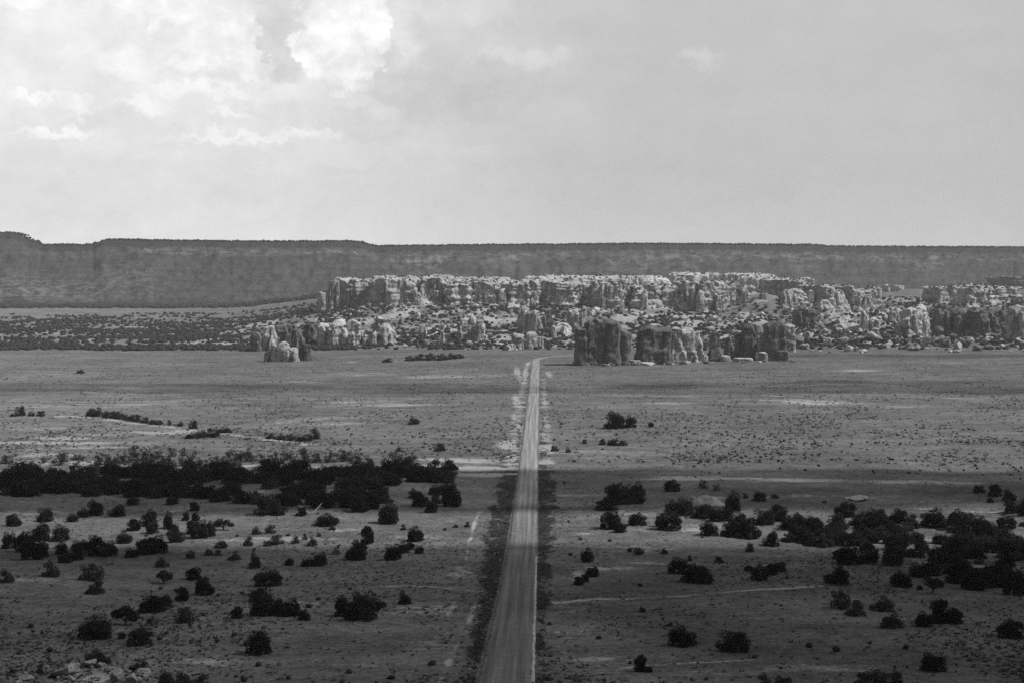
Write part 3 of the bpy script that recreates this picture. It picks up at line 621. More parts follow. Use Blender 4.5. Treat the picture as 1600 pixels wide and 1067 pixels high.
for (lb, cols, mt) in [
    ('three finger crag stepping down to the right above the plain', [(716, 736, 499, 526, dict(dep=30)), (728, 748, 498, 530, dict(dep=30)), (742, 758, 501, 534, dict(dep=24)), (740, 764, 524, 538, dict(dep=20))], M_rock),
    ('small pointed crag alone in the scrub', [(652, 668, 509, 527, dict(taper=.4))], M_rock),
    ('tiny pointed crag left of the three finger crag', [(684, 696, 518, 535, dict(taper=.4))], M_rock),
    ('low rounded boulder crag above the road end', [(789, 810, 537, 547, dict(taper=.6))], M_rock),
    ('blunt paired crag behind the road end', [(797, 823, 521, 545), (820, 841, 519, 545, dict(taper=.75)), (834, 850, 526, 544)], M_rock),
    ('pale fluted crag above the road end', [(806, 831, 482, 518, dict(taper=.6)), (821, 848, 486, 518, dict(taper=.6))], M_rock),
    ('slim dark crag right of the pale fluted one', [(846, 867, 484, 516, dict(taper=.5))], M_rockd),
    ('pale crag with spire just behind the fused rock block', [(884, 908, 486, 516), (904, 919, 480, 514, dict(taper=.5))], M_rock),
    ('sloping bright slab left of the fused rock block', [(860, 896, 506, 522, dict(taper=.5, dep=30))], M_rockb),
    ('slim spire on the slope below the long cliff', [(966, 977, 464, 489, dict(taper=.35))], M_rock)]:
    formation('rock_crag', lb, 'crag', cols, mt, G4, **dm)

cf = dict(ex=4.0, taper=.93, dome=.08, top=.9, crest=.02, rough=1.6, res=1.6, big=11.0, sub=.55, block=.75, flute=3.8, strata=1.2)
formation('rock_cliff', 'long pale fluted cliff with a flat top left of centre', 'cliff',
    [(502, 515, 456, 470, dict(dep=40)), (510, 524, 453, 470, dict(dep=40)), (518, 533, 438.5, 471, dict(dep=50)), (529, 549, 437, 472, dict(dep=60)), (545, 593, 439, 471, dict(dep=160)), (586, 664, 434.5, 477, dict(dep=230)), (655, 708, 434, 474, dict(dep=240)),
     (698, 742, 445, 479, dict(dep=120)), (704, 800, 436, 474, dict(dep=240, back=60)), (733, 792, 442, 481, dict(dep=150)), (783, 852, 441, 479, dict(dep=180)), (842, 908, 440, 479, dict(dep=200)), (898, 935, 444, 475, dict(dep=160))], M_rock, None, True, **cf)
formation('rock_outcrop', 'bright bare rock dome on the left part of the long cliff top', 'rock', [(612, 668, 433, 452, dict(dep=90, back=60))], M_rockb, ex=2.4, taper=.5, dome=.3, top=.6, flute=1)
formation('rock_outcrop', 'bright bare rock dome on the cliff top behind the recess', 'rock', [(672, 748, 437.5, 452, dict(dep=90, back=20))], M_rockb, ex=2.4, taper=.5, dome=.3, top=.6, flute=1)
formation('rock_cliff', 'broken cliff line behind the dark rock towers', 'cliff',
    [(920, 985, 443, 468, dict(dep=200)), (975, 1032, 446, 484, dict(dep=120, taper=.55)), (1020, 1062, 447, 479, dict(dep=160)), (1056, 1090, 441, 484, dict(dep=150, taper=.75)), (1083, 1116, 443, 490, dict(dep=120, taper=.75)), (1110, 1140, 461, 490, dict(dep=50, taper=.85)), (1100, 1140, 441, 468, dict(dep=120))], M_rock, None, True, **cf)
formation('rock_cliff', 'highest rock table in the middle distance with a bright right end', 'cliff',
    [(1040, 1130, 429, 462, dict(dep=240, back=200)), (1110, 1215, 430, 462, dict(dep=240, back=160)), (1150, 1216, 433, 452, dict(dep=160, back=80))], M_rockb, None, True, **{**cf, 'taper': .85, 'dome': .3, 'crest': .06})
formation('rock_cliff', 'low bright rock rim behind the long cliff and the broken cliff line', 'cliff', [(800, 1060, 434, 462, dict(dep=220, back=160))], M_rockb, None, True, **{**cf, 'taper': .85, 'dome': .3, 'crest': .06})
formation('rock_crag', 'smooth dark dome between the broken cliff and the knoll', 'crag', [(1130, 1160, 443, 468, dict(dep=50, taper=.75))], M_rockd, **dm)
formation('rock_crag', 'small crag right of the smooth dark dome', 'crag', [(1156, 1174, 452, 472, dict(taper=.45))], M_rock, **dm)
formation('rock_crag', 'tiny dark knob on the smooth knoll', 'crag', [(1185, 1198, 459, 469)], M_rockd, **dm)
formation('rock_cliff', 'descending cliff ridge right of the smooth knoll', 'cliff',
    [(1195, 1262, 437, 462, dict(dep=200, back=80)), (1255, 1325, 447, 470, dict(dep=120)), (1318, 1368, 454, 478, dict(dep=90)), (1358, 1375, 449, 479, dict(dep=40))], M_rock, None, True, **cf)
formation('rock_crag', 'broad stepped crag just right of the smooth knoll', 'crag', [(1215, 1262, 452, 480, dict(dep=60, taper=.6))], M_rock, **dm)
formation('rock_crag', 'bright jagged crag below the descending ridge', 'crag', [(1276, 1304, 470, 490, dict(taper=.5)), (1290, 1330, 456, 486, dict(taper=.4, dep=50))], M_rockb, **dm)
formation('rock_crag', 'dark faced rock with a pale right side in front of the knoll', 'crag', [(1238, 1264, 481, 510, dict(taper=.75)), (1254, 1276, 484, 511, dict(taper=.7))], M_rockd, **dm)
formation('rock_crag', 'pale pointed crag in the right boulder slope', 'crag', [(1343, 1364, 483, 517, dict(taper=.45)), (1355, 1376, 497, 517)], M_rock, **dm)
formation('rock_crag', 'small crag between the pointed crag and the arched dome', 'crag', [(1384, 1409, 480, 503, dict(taper=.5))], M_rock, **dm)
formation('rock_dome', 'pale furrowed rock dome left of the long dark wall', 'rock dome', [(1408, 1440, 484, 520, dict(taper=.6, dep=50)), (1420, 1455, 479, 518, dict(taper=.5, dep=60)), (1408, 1425, 497, 522)], M_rockb, **dm)
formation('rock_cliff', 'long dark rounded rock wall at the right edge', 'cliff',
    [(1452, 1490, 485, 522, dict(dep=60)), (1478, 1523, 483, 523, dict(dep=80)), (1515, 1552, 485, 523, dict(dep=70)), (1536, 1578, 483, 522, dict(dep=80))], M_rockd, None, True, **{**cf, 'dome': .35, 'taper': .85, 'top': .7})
formation('rock_crag', 'stack of rounded pale rock at the far right edge', 'crag', [(1572, 1604, 480, 528, dict(taper=.75)), (1590, 1640, 488, 530)], M_rock, **dm)
formation('rock_cliff', 'low pale topped ledge above the dark wall', 'cliff',
    [(1448, 1522, 449, 468, dict(dep=120)), (1500, 1576, 448, 468, dict(dep=160)), (1540, 1575, 463, 486, dict(dep=40, taper=.7)), (1560, 1640, 462, 484, dict(dep=90))], M_rock, None, True, **cf)
formation('rock_cliff', 'farthest dark ledge at the right edge under the mesa', 'cliff', [(1545, 1680, 433, 456, dict(dep=200, back=400))], M_rockd, None, True, **cf)
formation('rock_outcrop', 'small bright ledge far off in the gap of the ridges', 'rock', [(1374, 1408, 447, 462, dict(dep=60, back=500))], M_rockb, **cf)

# ---------------------------------------------------------------- boulders
def ico(sub):
    import bmesh
    bm = bmesh.new(); bmesh.ops.create_icosphere(bm, subdivisions=sub, radius=0.5)
    V = np.array([v.co[:] for v in bm.verts]); Fc = np.array([[v.index for v in f.verts] for f in bm.faces]); bm.free()
    return V, Fc
IV4, IF4 = ico(4); IV1, IF1 = ico(1); IV2, IF2 = ico(2)
def boulder_mesh(seed, boxy):
    V = IV4.copy(); n = np.max(np.abs(V), axis=1)[:, None]; V = V * (1 - boxy) + V / n * 0.5 * boxy
    for k in range(7):      # split faces
        d = RNG.normal(size=3); d /= np.linalg.norm(d); lim = 0.30 + 0.12 * RNG.random(); s = V @ d; V = V - np.maximum(s - lim, 0)[:, None] * d
    r = 1 + 0.16 * fbm(V[:, 0] * 2.3 + seed, V[:, 1] * 2.3, V[:, 2] * 2.3, 4) + 0.05 * vnoise(V[:, 0] * 9, V[:, 1] * 9, V[:, 2] * 9 + seed)
    V = V * r[:, None]; V[:, 2] += 0.32
    return mesh_np('boulder', V, IF4)
BM = {k: [boulder_mesh(3.1 * i + j * 11, b) for i in range(5)] for j, (k, b) in enumerate([('round', .15), ('block', .6)])}
def boulder(px, py, wpx, hpx, mat, label, group, name='boulder'):
    p = P(px, py); s = wpx * p[1] / F; h = hpx * p[1] / F
    me0 = random.choice(BM[random.choice(['round', 'block'])]); key = me0.name + mat.name
    me = bpy.data.meshes.get(key)
    if me is None: me = me0.copy(); me.name = key; me.materials.clear(); me.materials.append(mat)
    o = bpy.data.objects.new(name, me); COL.objects.link(o)
    o.location = (p[0], p[1] + s * .3, float(T(p[0], p[1] + s * .3)) - 0.02 * h); o.rotation_euler = (0, 0, random.uniform(0, 6.28)); o.scale = (s * 1.1, s * 1.1, h * 1.25)
    return tag(o, label, 'boulder', group)
def inside_rows(n, x0, x1, y0, y1, wmin, wmax, lab, grp, mats):
    for i in range(n):
        px = random.uniform(x0, x1); py = random.uniform(y0, y1); wv = random.uniform(wmin, wmax) * random.choice([.7, .8, 1, 1, 1.25]); mt = random.choice(mats)
        tone = {'pale sandstone': 'grey', 'varnished sandstone': 'dark', 'bleached sandstone': 'bright'}[mt.name]; sz = 'large' if wv > (wmin + wmax) / 2 else 'small'
        f = (px - x0) / (x1 - x0); g = (py - y0) / (y1 - y0)
        ps = ['left', 'middle left', 'middle right', 'right'][min(int(f * 4), 3)]; pv = 'upper' if g < .5 else 'lower'
        boulder(px, py, wv, wv * random.uniform(.45, .95), mt, f'{tone} {sz} boulder in the {pv} {ps} part of {lab}', grp)
inside_rows(90, 1240, 1610, 520, 552, 5, 16, 'the boulder field', 'boulders heaped along the right edge of the plain', [M_rock, M_rockb, M_rock, M_rockd])
inside_rows(38, 1240, 1460, 486, 524, 5, 13, 'the slope below the ridge', 'boulders on the slope below the right ridge', [M_rock, M_rockb])
inside_rows(34, 420, 900, 500, 546, 4, 10, 'the scrub beyond the road end', 'small boulders in the scrub left of the towers', [M_rock, M_rockb])
inside_rows(34, 920, 1240, 488, 512, 5, 12, 'the slope behind the dark towers', 'boulders behind the dark towers', [M_rock, M_rockb])
inside_rows(24, 505, 900, 478, 498, 4, 9, 'the slope below the long cliff', 'boulders fallen below the long cliff', [M_rock, M_rockb])
boulder(1301, 535, 13, 11, M_rockb, 'smooth bright round boulder left of a dark round one at the plain edge', None)
boulder(1322, 537, 14, 12, M_rockd, 'dark round boulder beside the smooth bright one', None)
boulder(990, 570, 18, 8, M_rock, 'low boulder in the gap between the first two dark towers', None)
boulder(1013, 570, 24, 5, M_rockb, 'flat pale slab lying at the foot of the squarish tower', None)
boulder(1343, 782, 26, 9, M_rockb, 'flat whitish boulder lying on the right plain above the juniper belt', None)
boulder(1327, 780, 12, 4, M_rockb, 'small pale stone touching the flat whitish boulder', None)
for i in range(34):
    px = random.choice([random.uniform(893, 990), random.uniform(990, 1100), random.uniform(1100, 1240)]); py = np.interp(px, [893, 1000, 1240], [571.5, 570, 565]) + random.uniform(-1, 1.5); wv = random.uniform(3, 9); mq_ = random.choice([M_rock, M_rockd])
    boulder(px, py, wv, wv * random.uniform(.35, .8), mq_, f"{'small' if wv < 6 else 'larger'} {'grey' if mq_ is M_rock else 'dark'} fallen block at the foot of the {'fused block' if px < 990 else ('stepped and leaning towers' if px < 1100 else 'humped and rightmost towers')}", 'blocks fallen at the foot of the dark towers')
G = 'rubble stones at the near left corner'
for (px, py, wv, hv, lb) in [(183, 1064, 20, 20, 'tall split dark stone in the near left rubble'), (102, 1058, 34, 18, 'broad dark stone at the middle of the near left rubble'), (63, 1051, 13, 8, 'small dark stone at the left of the near rubble'),
    (140, 1042, 20, 9, 'pale flat stone on the crest of the near left rubble'), (155, 1043, 9, 10, 'upright pale stone on the crest of the near left rubble'), (40, 1062, 22, 9, 'low dark stone at the left end of the near rubble'),
    (222, 1056, 22, 12, 'dark stone at the right end of the near left rubble'), (205, 1067, 22, 14, 'rounded stone at the lower right of the near rubble')]:
    boulder(px, py, wv, hv, M_stone, lb, G)
for i in range(34):
    px = random.uniform(20, 235); py = 1034 + abs(px - 140) * 0.12 + random.uniform(0, 26)
    boulder(px, py, random.uniform(3, 10), random.uniform(3, 7), M_stone, f"small broken stone {'left of' if px < 130 else 'right of'} the middle of the near left rubble", G)
# low earth mound
def mound(px0, px1, py, hpx, label):
    p = P((px0 + px1) / 2, py); rx = (px1 - px0) / 2 * p[1] / F; h = hpx * p[1] / F; n = 48
    r = np.linspace(0, 1, 14); th = np.linspace(0, 2 * pi, n, endpoint=False); R, Th = np.meshgrid(r, th, indexing='ij')
    X = R * np.cos(Th) * rx; Y = R * np.sin(Th) * rx * 0.7
    Z = h * (1 - R ** 1.5) ** 1.6 * (1 + .3 * vnoise(X / 2.5 + .7, Y / 2.5, 3)) + 0.5 * fbm(X / 1.6, Y / 1.6, 8, 3) * (1 - R) - R * 0.4
    Z = Z + T(X + p[0], Y + p[1]) - p[2]
    me = mesh_np('earth_mound', np.stack([X, Y, Z], -1).reshape(-1, 3), grid_faces(14, n, True)[:, ::-1], True)
    return tag(link('earth_mound', me, M_dirt, loc=p), label, 'mound')
mound(1066, 1142, 788, 19, 'pale heap of bare earth rising behind junipers right of the road')

# ---------------------------------------------------------------- plants
def quads(C_, size, rng, up=0.0):
    n = len(C_); a = rng.normal(size=(n, 3)); a /= np.linalg.norm(a, axis=1)[:, None]; b = rng.normal(size=(n, 3)); b -= (b * a).sum(1)[:, None] * a; b /= np.linalg.norm(b, axis=1)[:, None]
    a[:, 2] = a[:, 2] * (1 + up); s = (size * (0.6 + 0.8 * rng.random(n)))[:, None] if np.ndim(size) == 0 else size[:, None]
    V = np.stack([C_ - a * s, C_ - b * s * .55, C_ + a * s, C_ + b * s * .55], 1).reshape(-1, 3)
    return V, np.arange(4 * n).reshape(-1, 4)
def limb(p, q, r0, r1, seg=6, sag=0.05, rng=None):
    t = np.linspace(0, 1, 5)[:, None]; c = p + (q - p) * t + sag * np.sin(t * pi) * (rng.normal(size=3) if rng is not None else 0)
    d = (q - p) / (np.linalg.norm(q - p) + 1e-9); u = np.cross(d, [0.3, 0.9, 0.1]); u /= np.linalg.norm(u); v = np.cross(d, u)
    a = np.linspace(0, 2 * pi, seg, endpoint=False); r = (r0 + (r1 - r0) * t)
    V = (c[:, None, :] + r[:, :, None] * (np.cos(a)[None, :, None] * u + np.sin(a)[None, :, None] * v)).reshape(-1, 3)
    return V, grid_faces(5, seg, True)
def plant_meshes(seed, kind):
    rng = np.random.default_rng(seed); bl_ = []
    nb_ = {'juniper': 17, 'tree': 13, 'shrub': 14, 'brush': 12}[kind]
    tall = rng.uniform(0.35, 0.62)
    for i in range(nb_):
        a = rng.uniform(0, 2 * pi)
        if kind == 'tree':
            r = 0.36 * math.sqrt(rng.random()); z = rng.uniform(0.55, 0.82) - 0.22 * (r / .36) ** 2; rad = rng.uniform(.11, .17)
        elif kind == 'juniper':
            r = 0.36 * math.sqrt(rng.random()); z = rng.uniform(0.22, 0.80) * math.sqrt(1 - 0.62 * (r / .36) ** 2); rad = rng.uniform(.12, .2)
        elif kind == 'shrub':
            r = 0.36 * math.sqrt(rng.random()); z = rng.uniform(0.15, 0.74) * math.sqrt(1 - 0.62 * (r / .36) ** 2); rad = rng.uniform(.11, .19)
        else:
            r = 0.4 * math.sqrt(rng.random()); z = rng.uniform(0.2, 0.8) * (1 - 0.3 * (r / .4) ** 2); rad = rng.uniform(.09, .16)
        bl_.append((r * cos(a), r * sin(a), z, rad))
    if kind != 'tree':
        for i in range(5): a = i * 1.257 + rng.uniform(-.3, .3); bl_.append((.33 * cos(a), .33 * sin(a), .12, .13))
        bl_.append((0, 0, .15, .22)); bl_.append((0, 0, .42, .24))
    C_ = []; nleaf = {'juniper': 165, 'tree': 170, 'shrub': 120, 'brush': 95}[kind]
    for (x, y, z, rad) in bl_:
        d = rng.normal(size=(nleaf, 3)); d /= np.linalg.norm(d, axis=1)[:, None]
        k = rad * (0.45 + 0.62 * rng.random(nleaf) ** .6); k = np.where(rng.random(nleaf) < .07, k * 1.28, k)
        C_.append(np.array([x, y, z]) + d * k[:, None] * np.array([1, 1, 1.0]))
    C_ = np.vstack(C_); C_[:, 2] = np.maximum(C_[:, 2], 0.03 + 0.05 * rng.random(len(C_)))
    m = np.abs(C_).max(0); C_[:, :2] *= 0.5 / max(m[0], m[1]) * 1.06; C_[:, 2] *= 1.0 / np.percentile(C_[:, 2], 99)
    V, Q = quads(C_, 0.034 if kind != 'brush' else 0.028, rng, 0.4)
    cr = mesh_np(kind + '_crown', V, Q)
    Vs, Fs, n = [], [], 0
    base_z = -0.12
    fork = 0.25 if kind == 'tree' else 0.06
    b0 = np.array([0, 0, base_z]); f0 = np.array([rng.normal() * .02, rng.normal() * .02, fork])
    L = [(b0, f0, .045, .036)]
    for (x, y, z, rad) in bl_[:10]:
        L.append((f0 + rng.normal(size=3) * .006, np.array([x, y, z]), .022, .006))
    for (p, q, r0, r1) in L:
        v, f = limb(p, q, r0, r1, 6, 0.03, rng); Vs.append(v); Fs.append(f + n); n += len(v)
    tr = mesh_np(kind + '_trunk', np.vstack(Vs), np.vstack(Fs))
    return cr, tr
KM = {'juniper': (M_jun, 8, 'juniper_tree', 'trunk', 'crown'), 'tree': (M_jun, 3, 'juniper_tree', 'trunk', 'crown'), 'shrub': (M_shr, 5, 'shrub', 'stems', 'foliage'), 'brush': (M_bank, 5, 'shrub', 'stems', 'foliage')}
PROTO = {}
def get_proto(kind):
    k = random.randrange(KM[kind][1]); mt = KM[kind][0]
    if (kind, k) not in PROTO:
        cr, tr = plant_meshes(100 + k * 7 + len(kind) * 31, kind); cr.materials.append(mt); tr.materials.append(M_bark); PROTO[(kind, k)] = (cr, tr)
    return PROTO[(kind, k)]
NPLANT = [0]
def plant(px, py, wpx, hpx, kind, label, group):
    cr, tr = get_proto(kind); _, _, nm, nt, nc = KM[kind]
    p = P(px, min(py, 1180)); s = wpx * p[1] / F; h = hpx * p[1] / F / cos(radians(9))
    p2 = (p[0], p[1] + s * .28); z = float(T(*p2))
    r = empty(nm, (p2[0], p2[1], z - 0.01), random.uniform(0, 6.28), (s * 1.06, s * 1.06, h))
    c = bpy.data.objects.new(nc, cr); COL.objects.link(c); c.parent = r
    if wpx >= 9: t = bpy.data.objects.new(nt, tr); COL.objects.link(t); t.parent = r
    else: c['fine'] = 0; del c['fine']
    NPLANT[0] += 1
    return tag(r, label, 'juniper' if nm == 'juniper_tree' else 'shrub', group)

ORD = ['first', 'second', 'third', 'fourth', 'fifth', 'sixth', 'seventh', 'eighth', 'ninth', 'tenth', 'eleventh', 'twelfth', 'thirteenth', 'fourteenth', 'fifteenth', 'sixteenth']
def zone(lst, where, kind, group, adj='dark'):
    """a row or scatter of plants, counted from the left within their place in the photo"""
    lst = sorted(lst, key=lambda q: q[0]); n = len(lst); ws = sorted(q[2] for q in lst)
    noun = 'juniper' if kind in ('juniper', 'tree') else 'bush'
    for i, q in enumerate(lst):
        kd = q[4] if len(q) > 4 else kind
        sz = 'broad' if q[2] > 1.25 * q[3] and q[2] >= ws[n // 2] else ('small' if q[2] < ws[n // 2] else ('tall' if q[3] > q[2] * .9 else 'rounded'))
        nn = 'flat topped ' + noun if kd == 'tree' else noun
        if n == 1: lab = f'{adj} {sz} {nn} {where}'
        elif i == 0: lab = f'{adj} {sz} {nn}, leftmost {where}'
        elif i == n - 1: lab = f'{adj} {sz} {nn}, rightmost {where}'
        else: lab = f'{adj} {sz} {nn}, {ORD[i]} from left {where}'
        plant(q[0], q[1], q[2], q[3], kd, lab, group)
GP1 = 'bushes on the sunlit plain left of the road'; GP2 = 'bushes on the sunlit plain right of the road'
GL = 'junipers scattered on the near left flat'; GR = 'junipers scattered on the near right flat'
zone([(30, 650, 17, 15), (19, 651, 9, 6), (48, 650, 11, 7), (62, 650, 14, 8)], 'at the far left of the sunlit plain', 'shrub', GP1)
zone([(141, 650, 18, 12), (153, 651, 20, 14), (166, 653, 16, 11), (178, 654, 20, 12), (188, 655, 16, 9), (199, 657, 17, 9), (212, 659, 21, 11), (226, 661, 18, 9), (238, 663, 14, 7), (248, 663.5, 14, 7), (264, 663, 9, 7), (281, 666, 10, 8), (301, 670, 14, 13)], 'in the hedge row along the pale bank', 'shrub', GP1)
zone([(296, 685, 18, 9), (313, 684, 20, 12), (331, 683, 24, 14), (345, 676, 18, 8), (355, 676, 15, 7)], 'in the clump below the pale bank', 'shrub', GP1)
zone([(423, 685, 14, 8), (437, 687, 17, 8), (453, 688, 17, 9), (468, 689, 14, 7), (480, 689, 18, 10), (491, 686, 17, 17)], 'at the right end of the pale bank', 'shrub', GP1)
plant(646, 663, 20, 12, 'shrub', 'lone dark oval bush in the middle of the left plain', GP1)
zone([(612, 693, 5, 4), (623, 705, 10, 7), (687, 705, 19, 12), (734, 706, 5, 4)], 'in the sparse line above the bare pale ground', 'shrub', GP1)
zone([(963, 670, 32, 25), (986, 668, 20, 17), (950, 669, 14, 8), (1017, 667, 12, 7)], 'in the dark clump on the right plain', 'juniper', GP2)
zone([(942, 695, 12, 10), (959, 696, 22, 10), (974, 696, 14, 8), (913, 693, 8, 7)], 'in the low row on the right plain', 'shrub', GP2)
zone([(867, 705, 13, 9), (888, 707, 9, 7), (866, 688, 5, 4), (877, 663, 5, 4)], 'on bare soil just right of the road', 'shrub', GP2)
plant(125, 583, 13, 6, 'shrub', 'tiny lone bush on the far left plain', GP1)
zone([(605, 566, 17, 6), (640, 564, 18, 8), (655, 563, 19, 10), (672, 563, 20, 11), (690, 563, 20, 10), (706, 561, 18, 9), (718, 560, 14, 7)], 'in the dark hedge left of the road end', 'shrub', GP1)
GB = 'thin brush along the upper edge of the left juniper belt'
zone([(158, 727, 28, 18), (8, 724, 22, 13), (23, 713, 8, 5), (68, 723, 9, 9), (98, 713, 16, 6), (121, 718, 20, 8), (92, 727, 24, 18)], 'on the pale strip above the left juniper belt', 'brush', GB, 'thin')
zone([(193, 724, 24, 17), (208, 714, 18, 18), (218, 719, 22, 15), (234, 719, 22, 15), (247, 716, 17, 11), (268, 714, 14, 14), (291, 728, 28, 27)], 'in the brush above the left middle of the belt', 'brush', GB, 'grey')
zone([(309, 729, 20, 14), (326, 729, 18, 13), (340, 726, 18, 13), (352, 729, 24, 23), (367, 720, 18, 16), (384, 722, 30, 22), (408, 722, 12, 13)], 'in the tallest brush above the left belt', 'brush', GB, 'grey')
zone([(427, 719, 18, 12), (446, 719, 22, 14), (475, 726, 18, 24, 'shrub'), (494, 723, 22, 14), (515, 723, 22, 14), (538, 721, 26, 18), (557, 724, 20, 14), (577, 726, 14, 14), (617, 726, 26, 19), (642, 728, 20, 21)], "in the brush above the belt's right half", 'brush', GB, 'grey')
# dense belt, left of the road: crowns merge
GD = 'junipers merging in the dense belt left of the road'
taken = []
TONE = {'pale sandstone': 'grey', 'varnished sandstone': 'dark', 'bleached sandstone': 'bright', 'weathered boulder': 'broken'}
def binof(v, a, b, words): return words[int(min(max((v - a) / (b - a), 0), .999) * len(words))]
def dense(n, x0, x1, ylo, yhi, w0, w1, lab, grp, avoid=(), kind='juniper', ar=(.42, .6), mind=12):
    c = 0; tries = 0
    while c < n and tries < 4000:
        tries += 1; px = random.uniform(x0, x1); py = random.uniform(ylo(px), yhi(px))
        if any(abs(px - a) < ra and abs(py - b) < rb for (a, b, ra, rb) in avoid): continue
        if any((px - a) ** 2 + ((py - b) * 2.2) ** 2 < mind ** 2 for (a, b) in taken): continue
        taken.append((px, py)); wv = random.uniform(w0, w1); hv = wv * random.uniform(*ar); sz = 'large' if wv > w0 * .4 + w1 * .6 else 'small'
        ps = binof(px, x0, x1, ['at the far left end', 'near the left end', 'left of the middle', 'at the middle', 'right of the middle', 'near the right end', 'at the far right end'])
        sz = sz if hv < wv * (ar[0] + ar[1]) / 2 else sz + ' upright'
        plant(px, py, wv, hv, kind, f"{sz} dark {'juniper' if kind == 'juniper' else 'bush'} {ps} of {lab}", grp); c += 1
gaps = [(140, 764, 14, 5), (305, 768, 20, 7), (392, 775, 22, 6), (95, 742, 14, 5)]
dense(47, 0, 712, lambda x: np.interp(x, [0, 80, 150, 600, 712], [744, 744, 741, 742, 744]), lambda x: np.interp(x, [0, 120, 400, 600, 712], [762, 760, 764, 764, 750]), 30, 48, 'the left belt, upper half', GD, gaps)
dense(38, 0, 690, lambda x: np.interp(x, [0, 400, 690], [764, 768, 768]), lambda x: np.interp(x, [0, 120, 260, 400, 560, 690], [779, 777, 779, 790, 796, 796]), 30, 46, 'the left belt, lower half', GD, gaps)
GU = 'low bushes filling between the belt junipers'
dense(92, 0, 715, lambda x: np.interp(x, [0, 80, 150, 712], [738, 736, 730, 732]), lambda x: np.interp(x, [0, 120, 260, 400, 560, 690], [779, 777, 779, 788, 794, 794]), 18, 30, 'the left belt, between junipers', GU, [], 'shrub', (.5, .75), 6.5)
zone([(706, 792, 34, 34), (673, 801, 24, 18), (607, 819, 34, 33), (655, 792, 30, 22), (560, 800, 34, 26), (510, 822, 37, 17), (415, 804, 44, 28), (436, 805, 20, 14), (470, 806, 18, 13)], 'along the lower edge of the left belt', 'juniper', GD)
zone([(147, 806, 28, 23), (182, 807, 32, 17), (128, 808, 20, 13), (206, 789, 22, 12), (268, 788, 20, 12), (68, 815, 27, 20), (112, 815, 20, 12), (18, 822, 28, 18)], 'just below the left belt at the left side', 'juniper', GL)
zone([(207, 829, 26, 17), (232, 822, 30, 24), (262, 826, 16, 26), (236, 834, 24, 18), (302, 798, 20, 13), (289, 813, 13, 13), (305, 814, 14, 14)], 'in the clump left of the flat topped juniper', 'juniper', GL)
zone([(268, 836, 22, 17), (298, 834, 22, 20), (311, 841, 30, 26), (327, 838, 18, 22), (347, 829, 33, 17, 'tree'), (273, 847, 28, 15)], 'in the clump around the flat topped juniper', 'juniper', GL)
zone([(12, 857, 24, 24), (34, 862, 34, 28), (60, 845, 40, 26), (92, 845, 30, 24), (50, 874, 44, 36), (124, 860, 28, 16), (95, 866, 22, 20)], 'in the dark mass at the left edge', 'juniper', GL)
zone([(118, 875, 24, 22), (100, 879, 26, 16), (145, 868, 30, 30), (168, 869, 28, 22), (192, 849, 26, 17), (203, 871, 24, 13), (222, 867, 30, 24), (243, 865, 34, 26)], 'in the line beside the left edge mass', 'juniper', GL)
zone([(387, 853, 16, 15), (345, 856, 23, 11), (297, 872, 15, 12), (325, 868, 17, 10), (341, 868, 12, 9), (365, 875, 20, 11), (397, 888, 20, 25), (370, 838, 6, 4), (400, 835, 14, 13)], 'in the row of little bushes left of centre', 'shrub', GL)
zone([(77, 901, 29, 23), (140, 907, 39, 25), (147, 928, 31, 20), (8, 910, 24, 20)], 'in the row of round bushes near the left edge', 'shrub', GL)
zone([(252, 886, 21, 15, 'shrub'), (253, 912, 35, 19, 'tree'), (301, 906, 28, 18), (317, 930, 34, 26), (283, 939, 23, 21)], 'in the middle of the near left flat', 'juniper', GL)
zone([(235, 957, 46, 26), (256, 951, 24, 20), (194, 977, 50, 27, 'tree'), (146, 999, 56, 33), (236, 977, 22, 16, 'brush'), (286, 973, 32, 23, 'shrub'), (215, 1008, 40, 27), (190, 998, 14, 10)], 'in the lowest left flat cluster', 'juniper', GL)
zone([(370, 966, 21, 17), (416, 916, 45, 25), (402, 940, 30, 20), (410, 962, 44, 40), (432, 962, 30, 26), (452, 963, 32, 24), (475, 969, 21, 16)], 'in the clump at the bottom left of centre', 'juniper', GL)
plant(402, 1023, 43, 34, 'juniper', 'lone round juniper near the bottom left of the road', GL)
plant(47, 981, 11, 7, 'shrub', 'tiny low bush at the bottom left flat', GL)
zone([(62, 1052, 16, 12), (100, 1056, 24, 20), (215, 1050, 30, 16)], 'growing in the near left rubble', 'shrub', GL)
plant(150, 1037, 40, 24, 'shrub', 'grey bush standing behind the near left rubble', GL)
zone([(258, 1074, 34, 26), (285, 1076, 34, 26), (313, 1075, 26, 20)], 'at the bottom edge beside the rubble', 'shrub', GL, 'grey')
zone([(422, 833, 18, 13), (430, 851, 27, 14), (417, 853, 14, 8), (461, 849, 13, 11), (487, 853, 16, 14), (476, 843, 8, 10), (518, 828, 13, 7), (498, 838, 8, 6)], 'in the low row left of the juniper pair', 'shrub', GL)
zone([(452, 883, 16, 11), (480, 885, 20, 14), (498, 884, 26, 21)], 'in the short row above the bottom centre clump', 'juniper', GL)
zone([(557, 875, 40, 28), (573, 850, 24, 26), (526, 866, 13, 15, 'brush'), (572, 834, 16, 12)], 'in the twin clump left of the road', 'juniper', GL)
zone([(613, 875, 28, 24), (630, 864, 20, 16), (648, 846, 28, 22), (655, 865, 14, 13), (640, 858, 16, 12), (630, 828, 10, 9, 'shrub')], 'in the clump nearest the road on the left', 'juniper', GL)
zone([(695, 828, 6, 4), (712, 824, 9, 5), (730, 823, 10, 8)], 'of the tiny ones close to the left ditch', 'shrub', GL)
